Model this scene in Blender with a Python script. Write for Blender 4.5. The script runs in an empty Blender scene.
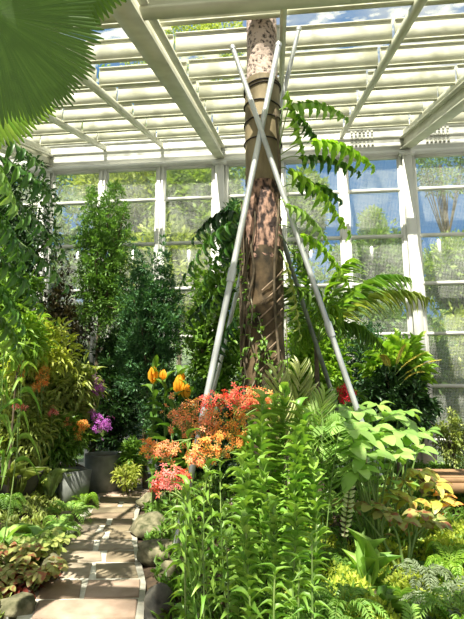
import bpy, math, random
import numpy as np
from mathutils import Vector

C = bpy.context.scene.collection
SC = bpy.context.scene
rng = np.random.default_rng(11)
random.seed(11)
PI = math.pi

# ------------------------------------------------------------------ camera, sky, sun, exposure
F, PITCH, EYE = 467.0, math.radians(10), 1.6
cam = bpy.data.cameras.new('camera')
cam.sensor_fit = 'VERTICAL'; cam.sensor_height = 24; cam.lens = 24 * F / 619
cam.clip_start = 0.05; cam.clip_end = 300
co = bpy.data.objects.new('camera', cam); C.objects.link(co)
co.location = (0, 0, EYE); co.rotation_euler = (PI / 2 + PITCH, 0, 0)
SC.camera = co

SUN_AZ, SUN_EL = math.radians(-163), math.radians(58)     # where the sun stands (azimuth from +Y, clockwise)
sd = Vector((math.sin(SUN_AZ) * math.cos(SUN_EL), math.cos(SUN_AZ) * math.cos(SUN_EL), math.sin(SUN_EL)))
sl = bpy.data.lights.new('sun', 'SUN'); sl.energy = 8.6; sl.angle = 0.009; sl.color = (1, .94, .82)
so = bpy.data.objects.new('sun', sl); C.objects.link(so)
so.location = (0, -5, 20); so.rotation_euler = (-sd).to_track_quat('-Z', 'Y').to_euler()

w = bpy.data.worlds.new('sky'); SC.world = w; w.use_nodes = True
nt = w.node_tree; nt.nodes.clear()
def N(nt, t, **k):
    n = nt.nodes.new(t)
    for a, b in k.items(): setattr(n, a, b)
    return n
out = N(nt, 'ShaderNodeOutputWorld'); bg = N(nt, 'ShaderNodeBackground'); bg.inputs[1].default_value = .78
tc = N(nt, 'ShaderNodeTexCoord'); sx = N(nt, 'ShaderNodeSeparateXYZ'); nt.links.new(tc.outputs['Generated'], sx.inputs[0])
rp = N(nt, 'ShaderNodeValToRGB'); cr = rp.color_ramp
cr.elements[0].position = 0.0; cr.elements[0].color = (.34, .46, .56, 1)
cr.elements[1].position = 0.75; cr.elements[1].color = (.10, .25, .50, 1)
e = cr.elements.new(.22); e.color = (.10, .26, .54, 1)
nt.links.new(sx.outputs[2], rp.inputs[0])
ns = N(nt, 'ShaderNodeTexNoise'); ns.inputs['Scale'].default_value = 2.6; ns.inputs['Detail'].default_value = 7
mp = N(nt, 'ShaderNodeMapping'); mp.inputs['Scale'].default_value = (1, 1, 2.2); mp.inputs['Location'].default_value = (.35, .2, .1)
nt.links.new(tc.outputs['Generated'], mp.inputs[0]); nt.links.new(mp.outputs[0], ns.inputs['Vector'])
cl = N(nt, 'ShaderNodeValToRGB'); cl.color_ramp.elements[0].position = .47; cl.color_ramp.elements[1].position = .66
nt.links.new(ns.outputs[0], cl.inputs[0])
# clouds sit higher up in the sky
hi = N(nt, 'ShaderNodeMapRange'); hi.inputs[1].default_value = .42; hi.inputs[2].default_value = .6
nt.links.new(sx.outputs[2], hi.inputs[0])
mu = N(nt, 'ShaderNodeMath', operation='MULTIPLY'); nt.links.new(cl.outputs[0], mu.inputs[0]); nt.links.new(hi.outputs[0], mu.inputs[1])
bk = N(nt, 'ShaderNodeMapRange'); bk.inputs[1].default_value = .05; bk.inputs[2].default_value = -.35; bk.inputs[4].default_value = .8  # unseen cloud bank behind the camera, added to make the sky light less blue
nt.links.new(sx.outputs[1], bk.inputs[0])
mm_ = N(nt, 'ShaderNodeMath', operation='MAXIMUM'); nt.links.new(mu.outputs[0], mm_.inputs[0]); nt.links.new(bk.outputs[0], mm_.inputs[1])
mx = N(nt, 'ShaderNodeMixRGB'); mx.inputs[2].default_value = (.80, .78, .70, 1)
nt.links.new(mm_.outputs[0], mx.inputs[0]); nt.links.new(rp.outputs[0], mx.inputs[1])
nt.links.new(mx.outputs[0], bg.inputs[0]); nt.links.new(bg.outputs[0], out.inputs[0])

SC.view_settings.view_transform = 'Standard'; SC.view_settings.look = 'None'
SC.view_settings.exposure = 0.62; SC.view_settings.gamma = 1; SC.view_settings.use_curve_mapping = False
SC.cycles.transparent_max_bounces = 24; SC.cycles.max_bounces = 8

# ------------------------------------------------------------------ coordinates
cp, sp = math.cos(PITCH), math.sin(PITCH)
def P(px, py, Y):
    """real point at distance Y in front of the camera seen at photo position px, py"""
    a = (px - 232) / F; b = (309.5 - py) / F
    dy = cp - b * sp; dz = sp + b * cp
    k = Y / dy
    return np.array([a * k, Y, EYE + dz * k])
def px2m(n, Y): return n / F * Y * 1.02

def sstep(a, b, x):
    t = np.clip((x - a) / (b - a), 0, 1); return t * t * (3 - 2 * t)
PY = [-2, 1, 3.66, 4.3, 5.14, 6.2, 7.4, 8.1, 9.9]
PL = [-1.1, -1.15, -1.5, -1.68, -1.84, -1.93, -2.05, -2.37, -2.6]
PR = [-0.1, -0.2, -.66, -.76, -1.0, -1.22, -1.38, -1.30, -1.2]
def gz(x, y):
    l = np.interp(y, PY, PL); r = np.interp(y, PY, PR)
    right = sstep(0.02, .8, x - r) * (.36 + .05 * np.sin(3.1 * x + y * 2.3))
    left = sstep(0.02, .7, l - x) * (.22 + .04 * np.sin(2.1 * x + y * 3.3))
    far = 1 - sstep(8.1, 8.6, y)
    near = sstep(1.0, 2.2, y)
    return (right * far + left) * near
def G(px, py):
    z = 0.
    a = (px - 232) / F; b = (309.5 - py) / F; dy = cp - b * sp; dz = sp + b * cp
    for _ in range(30):
        k = (z - EYE) / dz; x, y = a * k, dy * k
        z = .5 * z + .5 * float(gz(x, y))
    return np.array([x, y, z])
def ground(x, y): return np.array([x, y, float(gz(x, y))])

# ------------------------------------------------------------------ materials
MATS = {}
def mat_base(name):
    m = bpy.data.materials.new(name); m.use_nodes = True; nt = m.node_tree; nt.nodes.clear()
    return m, nt, N(nt, 'ShaderNodeOutputMaterial')
def leaf_mat(name, c1, c2, trans=.35, rough=.42, spot=None, spec=.5):
    m, nt, o = mat_base(name)
    g = N(nt, 'ShaderNodeNewGeometry'); r = N(nt, 'ShaderNodeValToRGB')
    r.color_ramp.elements[0].color = (*c1, 1); r.color_ramp.elements[1].color = (*c2, 1)
    nt.links.new(g.outputs['Random Per Island'], r.inputs[0]); col = r.outputs[0]
    t = N(nt, 'ShaderNodeTexCoord'); n = N(nt, 'ShaderNodeTexNoise'); n.inputs['Scale'].default_value = 18 if spot else 6
    nt.links.new(t.outputs['Object'], n.inputs['Vector'])
    mx = N(nt, 'ShaderNodeMixRGB')
    q = N(nt, 'ShaderNodeValToRGB'); q.color_ramp.elements[0].position = .5; q.color_ramp.elements[1].position = .62
    nt.links.new(n.outputs[0], q.inputs[0]); nt.links.new(q.outputs[0], mx.inputs[0])
    nt.links.new(col, mx.inputs[1])
    mx.inputs[2].default_value = (*(spot or [c * .55 + d * .35 for c, d in zip(c1, c2)]), 1)
    b = N(nt, 'ShaderNodeBsdfPrincipled'); b.inputs['Roughness'].default_value = rough
    b.inputs['Specular IOR Level'].default_value = spec
    nt.links.new(mx.outputs[0], b.inputs['Base Color'])
    tr = N(nt, 'ShaderNodeBsdfTranslucent')
    gm = N(nt, 'ShaderNodeMixRGB', blend_type='MULTIPLY'); gm.inputs[0].default_value = 1; gm.inputs[2].default_value = (1.3, 1.35, .55, 1)
    nt.links.new(mx.outputs[0], gm.inputs[1]); nt.links.new(gm.outputs[0], tr.inputs[0])
    ms = N(nt, 'ShaderNodeMixShader'); ms.inputs[0].default_value = trans
    nt.links.new(b.outputs[0], ms.inputs[1]); nt.links.new(tr.outputs[0], ms.inputs[2]); nt.links.new(ms.outputs[0], o.inputs[0])
    MATS[name] = m; return m
def noise_mat(name, c1, c2, scale=5, rough=.7, bump=0, metal=0, lo=.35, hi=.65, stretch=(1, 1, 1), detail=6):
    m, nt, o = mat_base(name)
    t = N(nt, 'ShaderNodeTexCoord'); mp = N(nt, 'ShaderNodeMapping'); mp.inputs['Scale'].default_value = stretch
    n = N(nt, 'ShaderNodeTexNoise'); n.inputs['Scale'].default_value = scale; n.inputs['Detail'].default_value = detail
    nt.links.new(t.outputs['Object'], mp.inputs[0]); nt.links.new(mp.outputs[0], n.inputs['Vector'])
    r = N(nt, 'ShaderNodeValToRGB'); r.color_ramp.elements[0].position = lo; r.color_ramp.elements[1].position = hi
    r.color_ramp.elements[0].color = (*c1, 1); r.color_ramp.elements[1].color = (*c2, 1)
    nt.links.new(n.outputs[0], r.inputs[0])
    b = N(nt, 'ShaderNodeBsdfPrincipled'); b.inputs['Roughness'].default_value = rough; b.inputs['Metallic'].default_value = metal
    nt.links.new(r.outputs[0], b.inputs['Base Color'])
    if bump:
        bp = N(nt, 'ShaderNodeBump'); bp.inputs['Strength'].default_value = bump; bp.inputs['Distance'].default_value = .02
        nt.links.new(n.outputs[0], bp.inputs['Height']); nt.links.new(bp.outputs[0], b.inputs['Normal'])
    nt.links.new(b.outputs[0], o.inputs[0]); MATS[name] = m; return m
def stone_mat():
    m, nt, o = mat_base('path_stone')
    g = N(nt, 'ShaderNodeNewGeometry'); r = N(nt, 'ShaderNodeValToRGB'); cr = r.color_ramp
    cr.elements[0].color = (.30, .21, .145, 1); cr.elements[1].color = (.42, .29, .22, 1)
    e = cr.elements.new(.4); e.color = (.27, .22, .14, 1); e = cr.elements.new(.7); e.color = (.40, .33, .25, 1)
    nt.links.new(g.outputs['Random Per Island'], r.inputs[0])
    t = N(nt, 'ShaderNodeTexCoord'); n = N(nt, 'ShaderNodeTexNoise'); n.inputs['Scale'].default_value = 7; n.inputs['Detail'].default_value = 8
    nt.links.new(t.outputs['Object'], n.inputs['Vector'])
    mx = N(nt, 'ShaderNodeMixRGB', blend_type='MULTIPLY'); mx.inputs[0].default_value = .6
    q = N(nt, 'ShaderNodeValToRGB'); q.color_ramp.elements[0].position = .3; q.color_ramp.elements[0].color = (.5, .47, .4, 1); q.color_ramp.elements[1].position = .6
    nt.links.new(n.outputs[0], q.inputs[0]); nt.links.new(r.outputs[0], mx.inputs[1]); nt.links.new(q.outputs[0], mx.inputs[2])
    b = N(nt, 'ShaderNodeBsdfPrincipled'); b.inputs['Roughness'].default_value = .75; nt.links.new(mx.outputs[0], b.inputs[0])
    bp = N(nt, 'ShaderNodeBump'); bp.inputs['Strength'].default_value = .4; bp.inputs['Distance'].default_value = .01
    nt.links.new(n.outputs[0], bp.inputs['Height']); nt.links.new(bp.outputs[0], b.inputs['Normal'])
    nt.links.new(b.outputs[0], o.inputs[0]); return m
def glass_mat(name, dirt, dcol, scale, lo=.45, hi=.6):
    m, nt, o = mat_base(name)
    t = N(nt, 'ShaderNodeTexCoord'); n = N(nt, 'ShaderNodeTexNoise'); n.inputs['Scale'].default_value = scale; n.inputs['Detail'].default_value = 8
    nt.links.new(t.outputs['Object'], n.inputs['Vector'])
    q = N(nt, 'ShaderNodeMapRange'); q.inputs[1].default_value = lo; q.inputs[2].default_value = hi; q.inputs[4].default_value = dirt
    nt.links.new(n.outputs[0], q.inputs[0])
    tp = N(nt, 'ShaderNodeBsdfTransparent'); tp.inputs[0].default_value = (.96, .98, .96, 1)
    gl = N(nt, 'ShaderNodeBsdfGlossy'); gl.inputs['Roughness'].default_value = .12
    m1 = N(nt, 'ShaderNodeMixShader'); m1.inputs[0].default_value = .05
    nt.links.new(tp.outputs[0], m1.inputs[1]); nt.links.new(gl.outputs[0], m1.inputs[2])
    tr = N(nt, 'ShaderNodeBsdfTranslucent'); tr.inputs[0].default_value = (*dcol, 1)
    df = N(nt, 'ShaderNodeBsdfDiffuse'); df.inputs[0].default_value = (*dcol, 1)
    m3 = N(nt, 'ShaderNodeMixShader'); m3.inputs[0].default_value = .5; nt.links.new(tr.outputs[0], m3.inputs[1]); nt.links.new(df.outputs[0], m3.inputs[2])
    m2 = N(nt, 'ShaderNodeMixShader'); nt.links.new(q.outputs[0], m2.inputs[0]); nt.links.new(m1.outputs[0], m2.inputs[1]); nt.links.new(m3.outputs[0], m2.inputs[2])
    nt.links.new(m2.outputs[0], o.inputs[0]); return m
def screen_mat(name, cell, thick, col):
    """insect mesh: opaque threads on a square grid, open holes"""
    m, nt, o = mat_base(name)
    t = N(nt, 'ShaderNodeTexCoord'); s = N(nt, 'ShaderNodeSeparateXYZ'); nt.links.new(t.outputs['Object'], s.inputs[0])
    fac = []
    for ax in (0, 2):
        d = N(nt, 'ShaderNodeMath', operation='DIVIDE'); d.inputs[1].default_value = cell; nt.links.new(s.outputs[ax], d.inputs[0])
        f = N(nt, 'ShaderNodeMath', operation='FRACT'); nt.links.new(d.outputs[0], f.inputs[0])
        l = N(nt, 'ShaderNodeMath', operation='LESS_THAN'); l.inputs[1].default_value = thick; nt.links.new(f.outputs[0], l.inputs[0]); fac.append(l)
    mx = N(nt, 'ShaderNodeMath', operation='MAXIMUM'); nt.links.new(fac[0].outputs[0], mx.inputs[0]); nt.links.new(fac[1].outputs[0], mx.inputs[1])
    tp = N(nt, 'ShaderNodeBsdfTransparent'); df = N(nt, 'ShaderNodeBsdfDiffuse'); df.inputs[0].default_value = (*col, 1)
    ms = N(nt, 'ShaderNodeMixShader'); nt.links.new(mx.outputs[0], ms.inputs[0]); nt.links.new(tp.outputs[0], ms.inputs[1]); nt.links.new(df.outputs[0], ms.inputs[2])
    nt.links.new(ms.outputs[0], o.inputs[0]); return m

paint = noise_mat('cream_paint', (.46, .46, .33), (.62, .62, .48), 3, .5, 0, 0, .25, .6, (1, 1, 3))
white = noise_mat('white_paint', (.62, .63, .58), (.74, .74, .69), 2, .5)
soil = noise_mat('soil', (.035, .022, .012), (.10, .065, .035), 9, .95, .8)
grass = noise_mat('grass_ground', (.05, .11, .02), (.14, .22, .05), 2, .95, .3)
mortar = noise_mat('mortar', (.55, .52, .42), (.76, .73, .62), 12, .9, .3)
rock = noise_mat('mossy_rock', (.05, .055, .02), (.24, .215, .13), 11, .9, .9)
rockd = noise_mat('dark_rock', (.03, .03, .025), (.16, .15, .12), 7, .9, .9)
steel = noise_mat('galvanised_steel', (.42, .44, .43), (.68, .70, .68), 9, .38, 0, .55, .3, .7, (1, 1, .4))
steeld = noise_mat('dark_steel', (.10, .12, .10), (.20, .22, .18), 9, .5, 0, .4)  # darker, less metallic steel for one rear pole
ropem = noise_mat('rope', (.02, .018, .015), (.06, .05, .04), 30, .9)
wrapm = noise_mat('bark_sheath', (.13, .10, .05), (.34, .27, .15), 7, .75, .5, 0, .3, .7, (1, 1, .35))
bark_up = noise_mat('upper_bark', (.05, .035, .03), (.55, .43, .36), 26, .85, .8, 0, .36, .50)
bark_lo = noise_mat('lower_bark', (.03, .022, .010), (.15, .10, .05), 9, .85, .9, 0, .35, .62, (1, 1, .7))  # darkened so the colour holds the shade of the climber's leaves
bark_rd = noise_mat('peeling_bark', (.025, .013, .010), (.42, .25, .18), 16, .85, 1, 0, .42, .60, (1.3, 1.3, .6))
root_m = noise_mat('root', (.10, .07, .04), (.38, .27, .18), 8, .85, .3)  # light tone for the strands that draw sunlit streaks on the trunk
wood = noise_mat('timber', (.22, .12, .055), (.40, .24, .12), 4, .7, .3, 0, .3, .7, (.3, 6, 6))
concrete = noise_mat('planter_concrete', (.13, .14, .13), (.24, .25, .23), 5, .7, .2)
bowlm = noise_mat('dark_planter', (.03, .028, .025), (.08, .07, .06), 5, .6)
stem_g = noise_mat('green_stem', (.10, .20, .04), (.25, .34, .10), 12, .5)
stem_b = noise_mat('brown_stem', (.06, .045, .025), (.16, .12, .07), 12, .8, .3)
stem_p = noise_mat('pale_stem', (.30, .28, .18), (.50, .46, .32), 12, .7)
roofglass = glass_mat('roof_glass', .55, (.80, .80, .66), 3.2, .48, .62)
wallglass = glass_mat('wall_glass', .10, (.8, .82, .78), 1.2)
mesh_s = screen_mat('insect_mesh', .030, .075, (.70, .72, .66))

Lm = leaf_mat
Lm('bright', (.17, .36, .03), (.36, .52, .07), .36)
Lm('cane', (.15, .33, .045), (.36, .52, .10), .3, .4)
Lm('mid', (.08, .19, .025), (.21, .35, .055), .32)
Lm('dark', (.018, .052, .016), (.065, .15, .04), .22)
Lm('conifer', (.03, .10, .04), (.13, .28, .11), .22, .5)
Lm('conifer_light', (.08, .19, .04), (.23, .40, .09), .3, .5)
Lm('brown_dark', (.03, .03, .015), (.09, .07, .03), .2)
Lm('yellow', (.34, .42, .06), (.60, .62, .15), .38)
Lm('moss', (.36, .46, .045), (.62, .66, .12), .4, .7)
Lm('fern', (.16, .35, .055), (.38, .55, .13), .36, .5)
Lm('grey_fern', (.13, .18, .09), (.28, .34, .20), .3, .5)
Lm('pale', (.40, .56, .22), (.66, .74, .38), .4)
Lm('striped', (.42, .50, .20), (.80, .80, .52), .35)
Lm('olive', (.20, .28, .06), (.46, .50, .15), .35)
Lm('broad', (.24, .44, .10), (.44, .62, .19), .35, .36)
Lm('fan', (.085, .17, .03), (.13, .24, .045), .42, .4)
Lm('split', (.045, .14, .025), (.14, .29, .05), .34, .34)
Lm('split_bright', (.22, .43, .035), (.38, .58, .07), .46, .36)
Lm('red_leaf', (.16, .03, .025), (.32, .08, .05), .3, .35)
Lm('croton', (.42, .45, .07), (.62, .60, .18), .35, .4, (.35, .22, .05))
Lm('begonia', (.26, .30, .08), (.46, .42, .16), .3, .5, (.28, .10, .05))
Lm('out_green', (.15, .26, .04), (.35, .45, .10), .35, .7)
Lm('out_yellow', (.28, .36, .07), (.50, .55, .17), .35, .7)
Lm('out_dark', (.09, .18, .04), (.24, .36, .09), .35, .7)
Lm('orange_petal', (.85, .22, .05), (.90, .42, .10), .35, .6, (.85, .55, .12))
Lm('salmon_petal', (.88, .22, .12), (.90, .42, .22), .35, .6, (.85, .42, .12))
Lm('red_petal', (.70, .05, .05), (.85, .16, .11), .35, .6, (.80, .30, .15))
Lm('pink_petal', (.75, .16, .18), (.85, .34, .28), .35, .6)
Lm('purple_petal', (.42, .06, .50), (.66, .22, .72), .3, .6)
Lm('crimson_petal', (.75, .01, .04), (.85, .05, .10), .3, .6)
Lm('yellow_bract', (.85, .42, .02), (.92, .55, .05), .4, .5)
Lm('yellow_spray', (.60, .50, .10), (.72, .66, .22), .4, .6)

# ------------------------------------------------------------------ mesh collection
class MB:
    def __init__(s): s.V = []; s.n = 0; s.F = []; s.M = []
    def add(s, v, f, mi=0):
        v = np.asarray(v, float); f = np.asarray(f, int)
        s.V.append(v); s.F.append(f + s.n); s.M.append(np.full(len(f), mi)); s.n += len(v)
    def box(s, lo, hi, mi=0):
        x0, y0, z0 = lo; x1, y1, z1 = hi
        s.add([(x0,y0,z0),(x1,y0,z0),(x1,y1,z0),(x0,y1,z0),(x0,y0,z1),(x1,y0,z1),(x1,y1,z1),(x0,y1,z1)],
              [(0,3,2,1),(4,5,6,7),(0,1,5,4),(1,2,6,5),(2,3,7,6),(3,0,4,7)], mi)
    def tube(s, pts, rad, k=6, mi=0, cap=True):
        pts = np.asarray(pts, float); n = len(pts); rad = np.broadcast_to(np.asarray(rad, float), (n,))
        d = np.gradient(pts, axis=0); d /= np.linalg.norm(d, axis=1)[:, None] + 1e-9
        up = np.array([0, 0, 1.]) if abs(d[0][2]) < .9 else np.array([1., 0, 0])
        a = np.cross(d, up); a /= np.linalg.norm(a, axis=1)[:, None] + 1e-9; b = np.cross(a, d)
        th = np.arange(k) / k * 2 * PI
        v = pts[:, None] + rad[:, None, None] * (a[:, None] * np.cos(th)[None, :, None] + b[:, None] * np.sin(th)[None, :, None])
        f = []
        for i in range(n - 1):
            for j in range(k): f.append((i*k+j, i*k+(j+1) % k, (i+1)*k+(j+1) % k, (i+1)*k+j))
        s.add(v.reshape(-1, 3), f, mi)
        if cap:
            for i, r in ((0, 1), (n - 1, -1)):
                c = np.vstack([v[i], pts[i]]); s.add(c, [(k, (j+1) % k, j)[::r] for j in range(k)], mi)
    def leaves(s, pos, dirs, nrm, L, W, tm, mi=0):
        tv, tf = TM[tm]
        pos = np.atleast_2d(pos); m = len(pos)
        d = np.atleast_2d(dirs) * np.ones((m, 1)); d = d / (np.linalg.norm(d, axis=1)[:, None] + 1e-9)
        nr = np.atleast_2d(nrm) * np.ones((m, 1))
        sd_ = np.cross(d, nr); sd_ /= np.linalg.norm(sd_, axis=1)[:, None] + 1e-9; up = np.cross(sd_, d)
        L = np.broadcast_to(np.asarray(L, float), (m,))[:, None, None]; W = np.broadcast_to(np.asarray(W, float), (m,))[:, None, None]
        v = pos[:, None] + sd_[:, None] * (tv[None, :, 0:1] * W) + d[:, None] * (tv[None, :, 1:2] * L) + up[:, None] * (tv[None, :, 2:3] * L)
        f = tf[None] + (np.arange(m) * len(tv))[:, None, None]
        s.add(v.reshape(-1, 3), f.reshape(-1, tf.shape[1]), mi)
    def build(s, name, mats, parent=None, loc=(0, 0, 0), smooth=True):
        me = bpy.data.meshes.new(name)
        if s.V:
            off = np.asarray(loc, float)
            V = np.vstack(s.V) - off
            tot = [x for f in s.F for x in [f.shape[1]] * len(f)]
            loops = np.concatenate([f.reshape(-1) for f in s.F])
            me.vertices.add(len(V)); me.vertices.foreach_set('co', V.astype(np.float32).ravel())
            me.loops.add(len(loops)); me.loops.foreach_set('vertex_index', loops.astype(np.int32))
            tot = np.array(tot, np.int32); st = np.concatenate([[0], np.cumsum(tot)[:-1]]).astype(np.int32)
            me.polygons.add(len(tot)); me.polygons.foreach_set('loop_start', st); me.polygons.foreach_set('loop_total', tot)
            me.polygons.foreach_set('material_index', np.concatenate(s.M).astype(np.int32))
            if smooth: me.polygons.foreach_set('use_smooth', np.ones(len(tot), bool))
            me.update(calc_edges=True)
        for m in (mats if isinstance(mats, (list, tuple)) else [mats]):
            me.materials.append(MATS[m] if isinstance(m, str) else m)
        o = bpy.data.objects.new(name, me); C.objects.link(o)
        if parent is not None: o.parent = parent; o.location = np.asarray(loc, float) - PLOC[parent.name] if parent.name in PLOC else loc
        else: o.location = loc
        PLOC[o.name] = np.asarray(loc, float)
        return o
PLOC = {}
def thing(name, label, cat, loc, group=None):
    o = bpy.data.objects.new(name, None); C.objects.link(o); o.location = loc; o.empty_display_size = .1
    PLOC[o.name] = np.asarray(loc, float)
    return tag(o, label, cat, group)
def tag(o, label, cat, group=None, kind=None):
    o['label'] = label; o['category'] = cat
    if group: o['group'] = group
    if kind: o['kind'] = kind
    return o
def part(mb, name, mat, root): return mb.build(name, mat, root, PLOC[root.name])
def struct(mb, name, mat, rot=False, parent=None, smooth=False):
    o = mb.build(name, mat, parent, (0, 0, 0), smooth)
    if parent is None:
        o['kind'] = 'structure'
        if rot: o.rotation_euler = (0, 0, -THETA)
    return o

# leaf templates: x across (-.5 to .5), y along (0 to 1), z up
TM = {}
def mk(name, n, prof, droop, fold, wave=0):
    v = []; f = []
    for i in range(n + 1):
        t = i / n; w_ = prof(t) * .5; z = -droop * t * t + .12 * math.sin(PI * t) * (droop > 0)
        y = t - droop * .35 * t * t
        v += [(-w_, y, z + fold * w_ + wave * math.sin(i * 2.3)), (0, y, z), (w_, y, z + fold * w_ - wave * math.sin(i * 2.3))]
    for i in range(n):
        a = i * 3
        f += [(a, a+1, a+4, a+3), (a+1, a+2, a+5, a+4)]
    TM[name] = (np.array(v), np.array(f))
ov = lambda t: max(0.03, max(0, math.sin(PI * min(1, t ** .8))) ** .6)
lan = lambda t: max(0.02, math.sin(PI * t ** .6) ** .9)
strap = lambda t: .55 + .45 * math.sin(PI * min(1, t * 1.1)) if t < .7 else max(.02, 1 * (1 - ((t - .7) / .3) ** 1.6))
mk('ovate', 4, ov, .25, .25); mk('ovate_droop', 4, ov, .55, .3); mk('ovate_flat', 3, ov, .05, .15)
mk('lance', 3, lan, .15, .3); mk('lance_droop', 4, lan, .5, .3)
mk('strap', 5, strap, .45, .35); mk('strap_up', 4, strap, .15, .5); mk('strap_fall', 6, strap, 1.0, .35)
TM['quad'] = (np.array([(-.5, .0, 0), (0, -.0, -.02), (.5, .45, .04), (0, 1, 0), (-.5, .45, .04)])[[1, 2, 3, 4]], np.array([[0, 1, 2, 3]]))
mk('lobe', 4, lambda t: .75 + .25 * t if t < .75 else max(.03, 1 * (1 - ((t - .75) / .25) ** 2)), .4, .25)
mk('boat', 4, ov, .32, .45); mk('oval', 6, lambda t: max(.04, math.sin(PI * (.03 + .95 * t)) ** .6), .12, .08)
mk('needle', 1, lambda t: 1 if t < .5 else .15, .1, 0)
# five-petalled flower facing +z, about 1 across
def flower_tm():
    v = []; f = []
    for k in range(5):
        a = k * 2 * PI / 5; c, s_ = math.cos(a), math.sin(a)
        pts = [(.04, 0, 0), (.28, .10, .05), (.5, 0, -.04), (.28, -.10, .05)]
        b = len(v); v += [(x * c - y * s_, x * s_ + y * c, z) for x, y, z in pts]; f.append((b, b+1, b+2, b+3))
    b = len(v); v += [(0, 0, .02), (.09, .07, .16), (.16, 0, .22), (.09, -.07, .16)]; f.append((b, b+1, b+2, b+3))
    return np.array(v), np.array(f)
TM['flower'] = flower_tm()

def rand_dir(n, up=0.):
    d = rng.normal(size=(n, 3)); d /= np.linalg.norm(d, axis=1)[:, None]; d[:, 2] += up
    return d / np.linalg.norm(d, axis=1)[:, None]
def bez(a, b, sag=0, n=6, side=None):
    """curve from a to b rising above the chord by sag in the middle"""
    a = np.asarray(a, float); b = np.asarray(b, float); t = np.linspace(0, 1, n)[:, None]
    m = (a + b) / 2 + np.array([0, 0, 1.]) * sag * 2 + (0 if side is None else np.asarray(side) * 2)
    return (1 - t) ** 2 * a + 2 * t * (1 - t) * m + t * t * b

# ------------------------------------------------------------------ the building
THETA = math.asin(.1); S_ROOF = .32; A_ROOF = 2.75; D = 10.0; BAY = 1.387; U0 = -1.28
zr = lambda d: EYE + A_ROOF + S_ROOF * d
uk = lambda k: U0 + BAY * k
K0, K1 = -8, 6
tn = [0]
def trim(mb, mat=None):
    tn[0] += 1; return struct(mb, 'trim_%d' % tn[0], mat or paint, True)
def copy_rot(o, u, d, z):
    tn[0] += 1; c = o.copy(); c.name = 'trim_%d' % tn[0]; C.objects.link(c)
    c.location = (u * math.cos(THETA) + d * math.sin(THETA), -u * math.sin(THETA) + d * math.cos(THETA), z); return c
# purlins, one per bay
m = MB(); m.box((.02, -.025, -.155), (BAY - .02, .025, .13)); m.box((.02, -.05, .115), (BAY - .02, .025, .13)); m.box((.02, -.03, -.165), (BAY - .02, .028, -.15))
first = None
for j in range(-6, 6):
    d = 5.3 + .84 * j
    for k in range(K0, K1):
        dd = d + random.uniform(-.04, .04); z = zr(dd) + random.uniform(-.012, .012)
        if first is None: first = trim(m); first.location = (0, 0, 0); tmpl = first
        c = copy_rot(tmpl, uk(k), dd, z) if first is not True else None
bpy.data.objects.remove(tmpl)
# rafters along the slope
def slope_beam(u, hw, z0, z1, flange=0, d0=-.2, d1=D):
    m = MB()
    def seg(a, b, lo, hi):
        v = []
        for d in (d0, d1):
            for (x, z) in ((a, lo), (b, lo), (b, hi), (a, hi)): v.append((u + x, d, zr(d) + z))
        m.add(v, [(0,1,2,3),(7,6,5,4),(0,4,5,1),(1,5,6,2),(2,6,7,3),(3,7,4,0)])
    if flange:
        seg(-hw, hw, z0, z0 + .03); seg(-hw * .25, hw * .25, z0 + .03, z1 - .03); seg(-hw, hw, z1 - .03, z1)
        seg(-hw * .8, -hw * .25, z0 + .03, z0 + .05)
    else: seg(-hw, hw, z0, z1)
    return trim(m)
for k in range(K0, K1 + 1):
    if k % 3 == 0: slope_beam(uk(k), .11, -.62, -.32, 1)
    slope_beam(uk(k), .034, -.27, -.15)
# deep cross beam overhead and a second one behind the camera
for d in (3.80, -.1):
    m = MB(); zc = zr(d)
    m.box((uk(K0), d - .05, zc - .40), (uk(K1), d + .05, zc - .02)); m.box((uk(K0), d - .07, zc - .42), (uk(K1), d + .07, zc - .385)); trim(m)
# columns: a big one every third bay, slim mullions between
for k in range(K0, K1 + 1):
    m = MB(); u = uk(k)
    if k % 3 == 0:
        m.box((u - .10, D - .13, -.3), (u + .10, D - .10, 6.80)); m.box((u - .10, D + .07, -.3), (u + .10, D + .10, 6.80)); m.box((u - .07, D - .1, -.3), (u + .02, D + .07, 6.80))
        m.box((u - .16, D - .16, 6.74), (u + .16, D + .12, 6.80))
        trim(m, white)
        m = MB(); m.box((u + .10, D - .06, -.3), (u + .17, D + .04, 6.80)); m.box((u - .17, D - .06, -.3), (u - .10, D + .04, 6.80)); trim(m, white)
    else:
        m.box((u - .085, D - .06, -.3), (u - .015, D + .05, 6.80)); m.box((u + .015, D - .06, -.3), (u + .085, D + .05, 6.80)); m.box((u - .015, D - .02, -.3), (u + .015, D + .02, 6.80)); trim(m, white)
# fascia above the glass wall: ribbed white sheet with perforated vents
m = MB(); m.box((uk(K0), D - .02, 6.82), (uk(K1), D + .02, zr(D) + .1))
for i in range(3): m.box((uk(K0), D - .034, 6.98 + i * .22), (uk(K1), D - .015, 7.10 + i * .22))
m.box((uk(K0), D - .14, 6.78), (uk(K1), D + .05, 6.86))
trim(m, white)
vent_dark = noise_mat('vent_slot', (.25, .25, .2), (.4, .4, .34), 5)
for k in (2, 3, 4):
    m = MB()
    uc = uk(k) + (.45 if k > 2 else .2)
    for r in range(3):
        for c in range(6): m.box((uc + c * .09, D - .075, 7.03 + r * .15), (uc + c * .09 + .05, D - .058, 7.10 + r * .15))
    trim(m, vent_dark)
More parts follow.
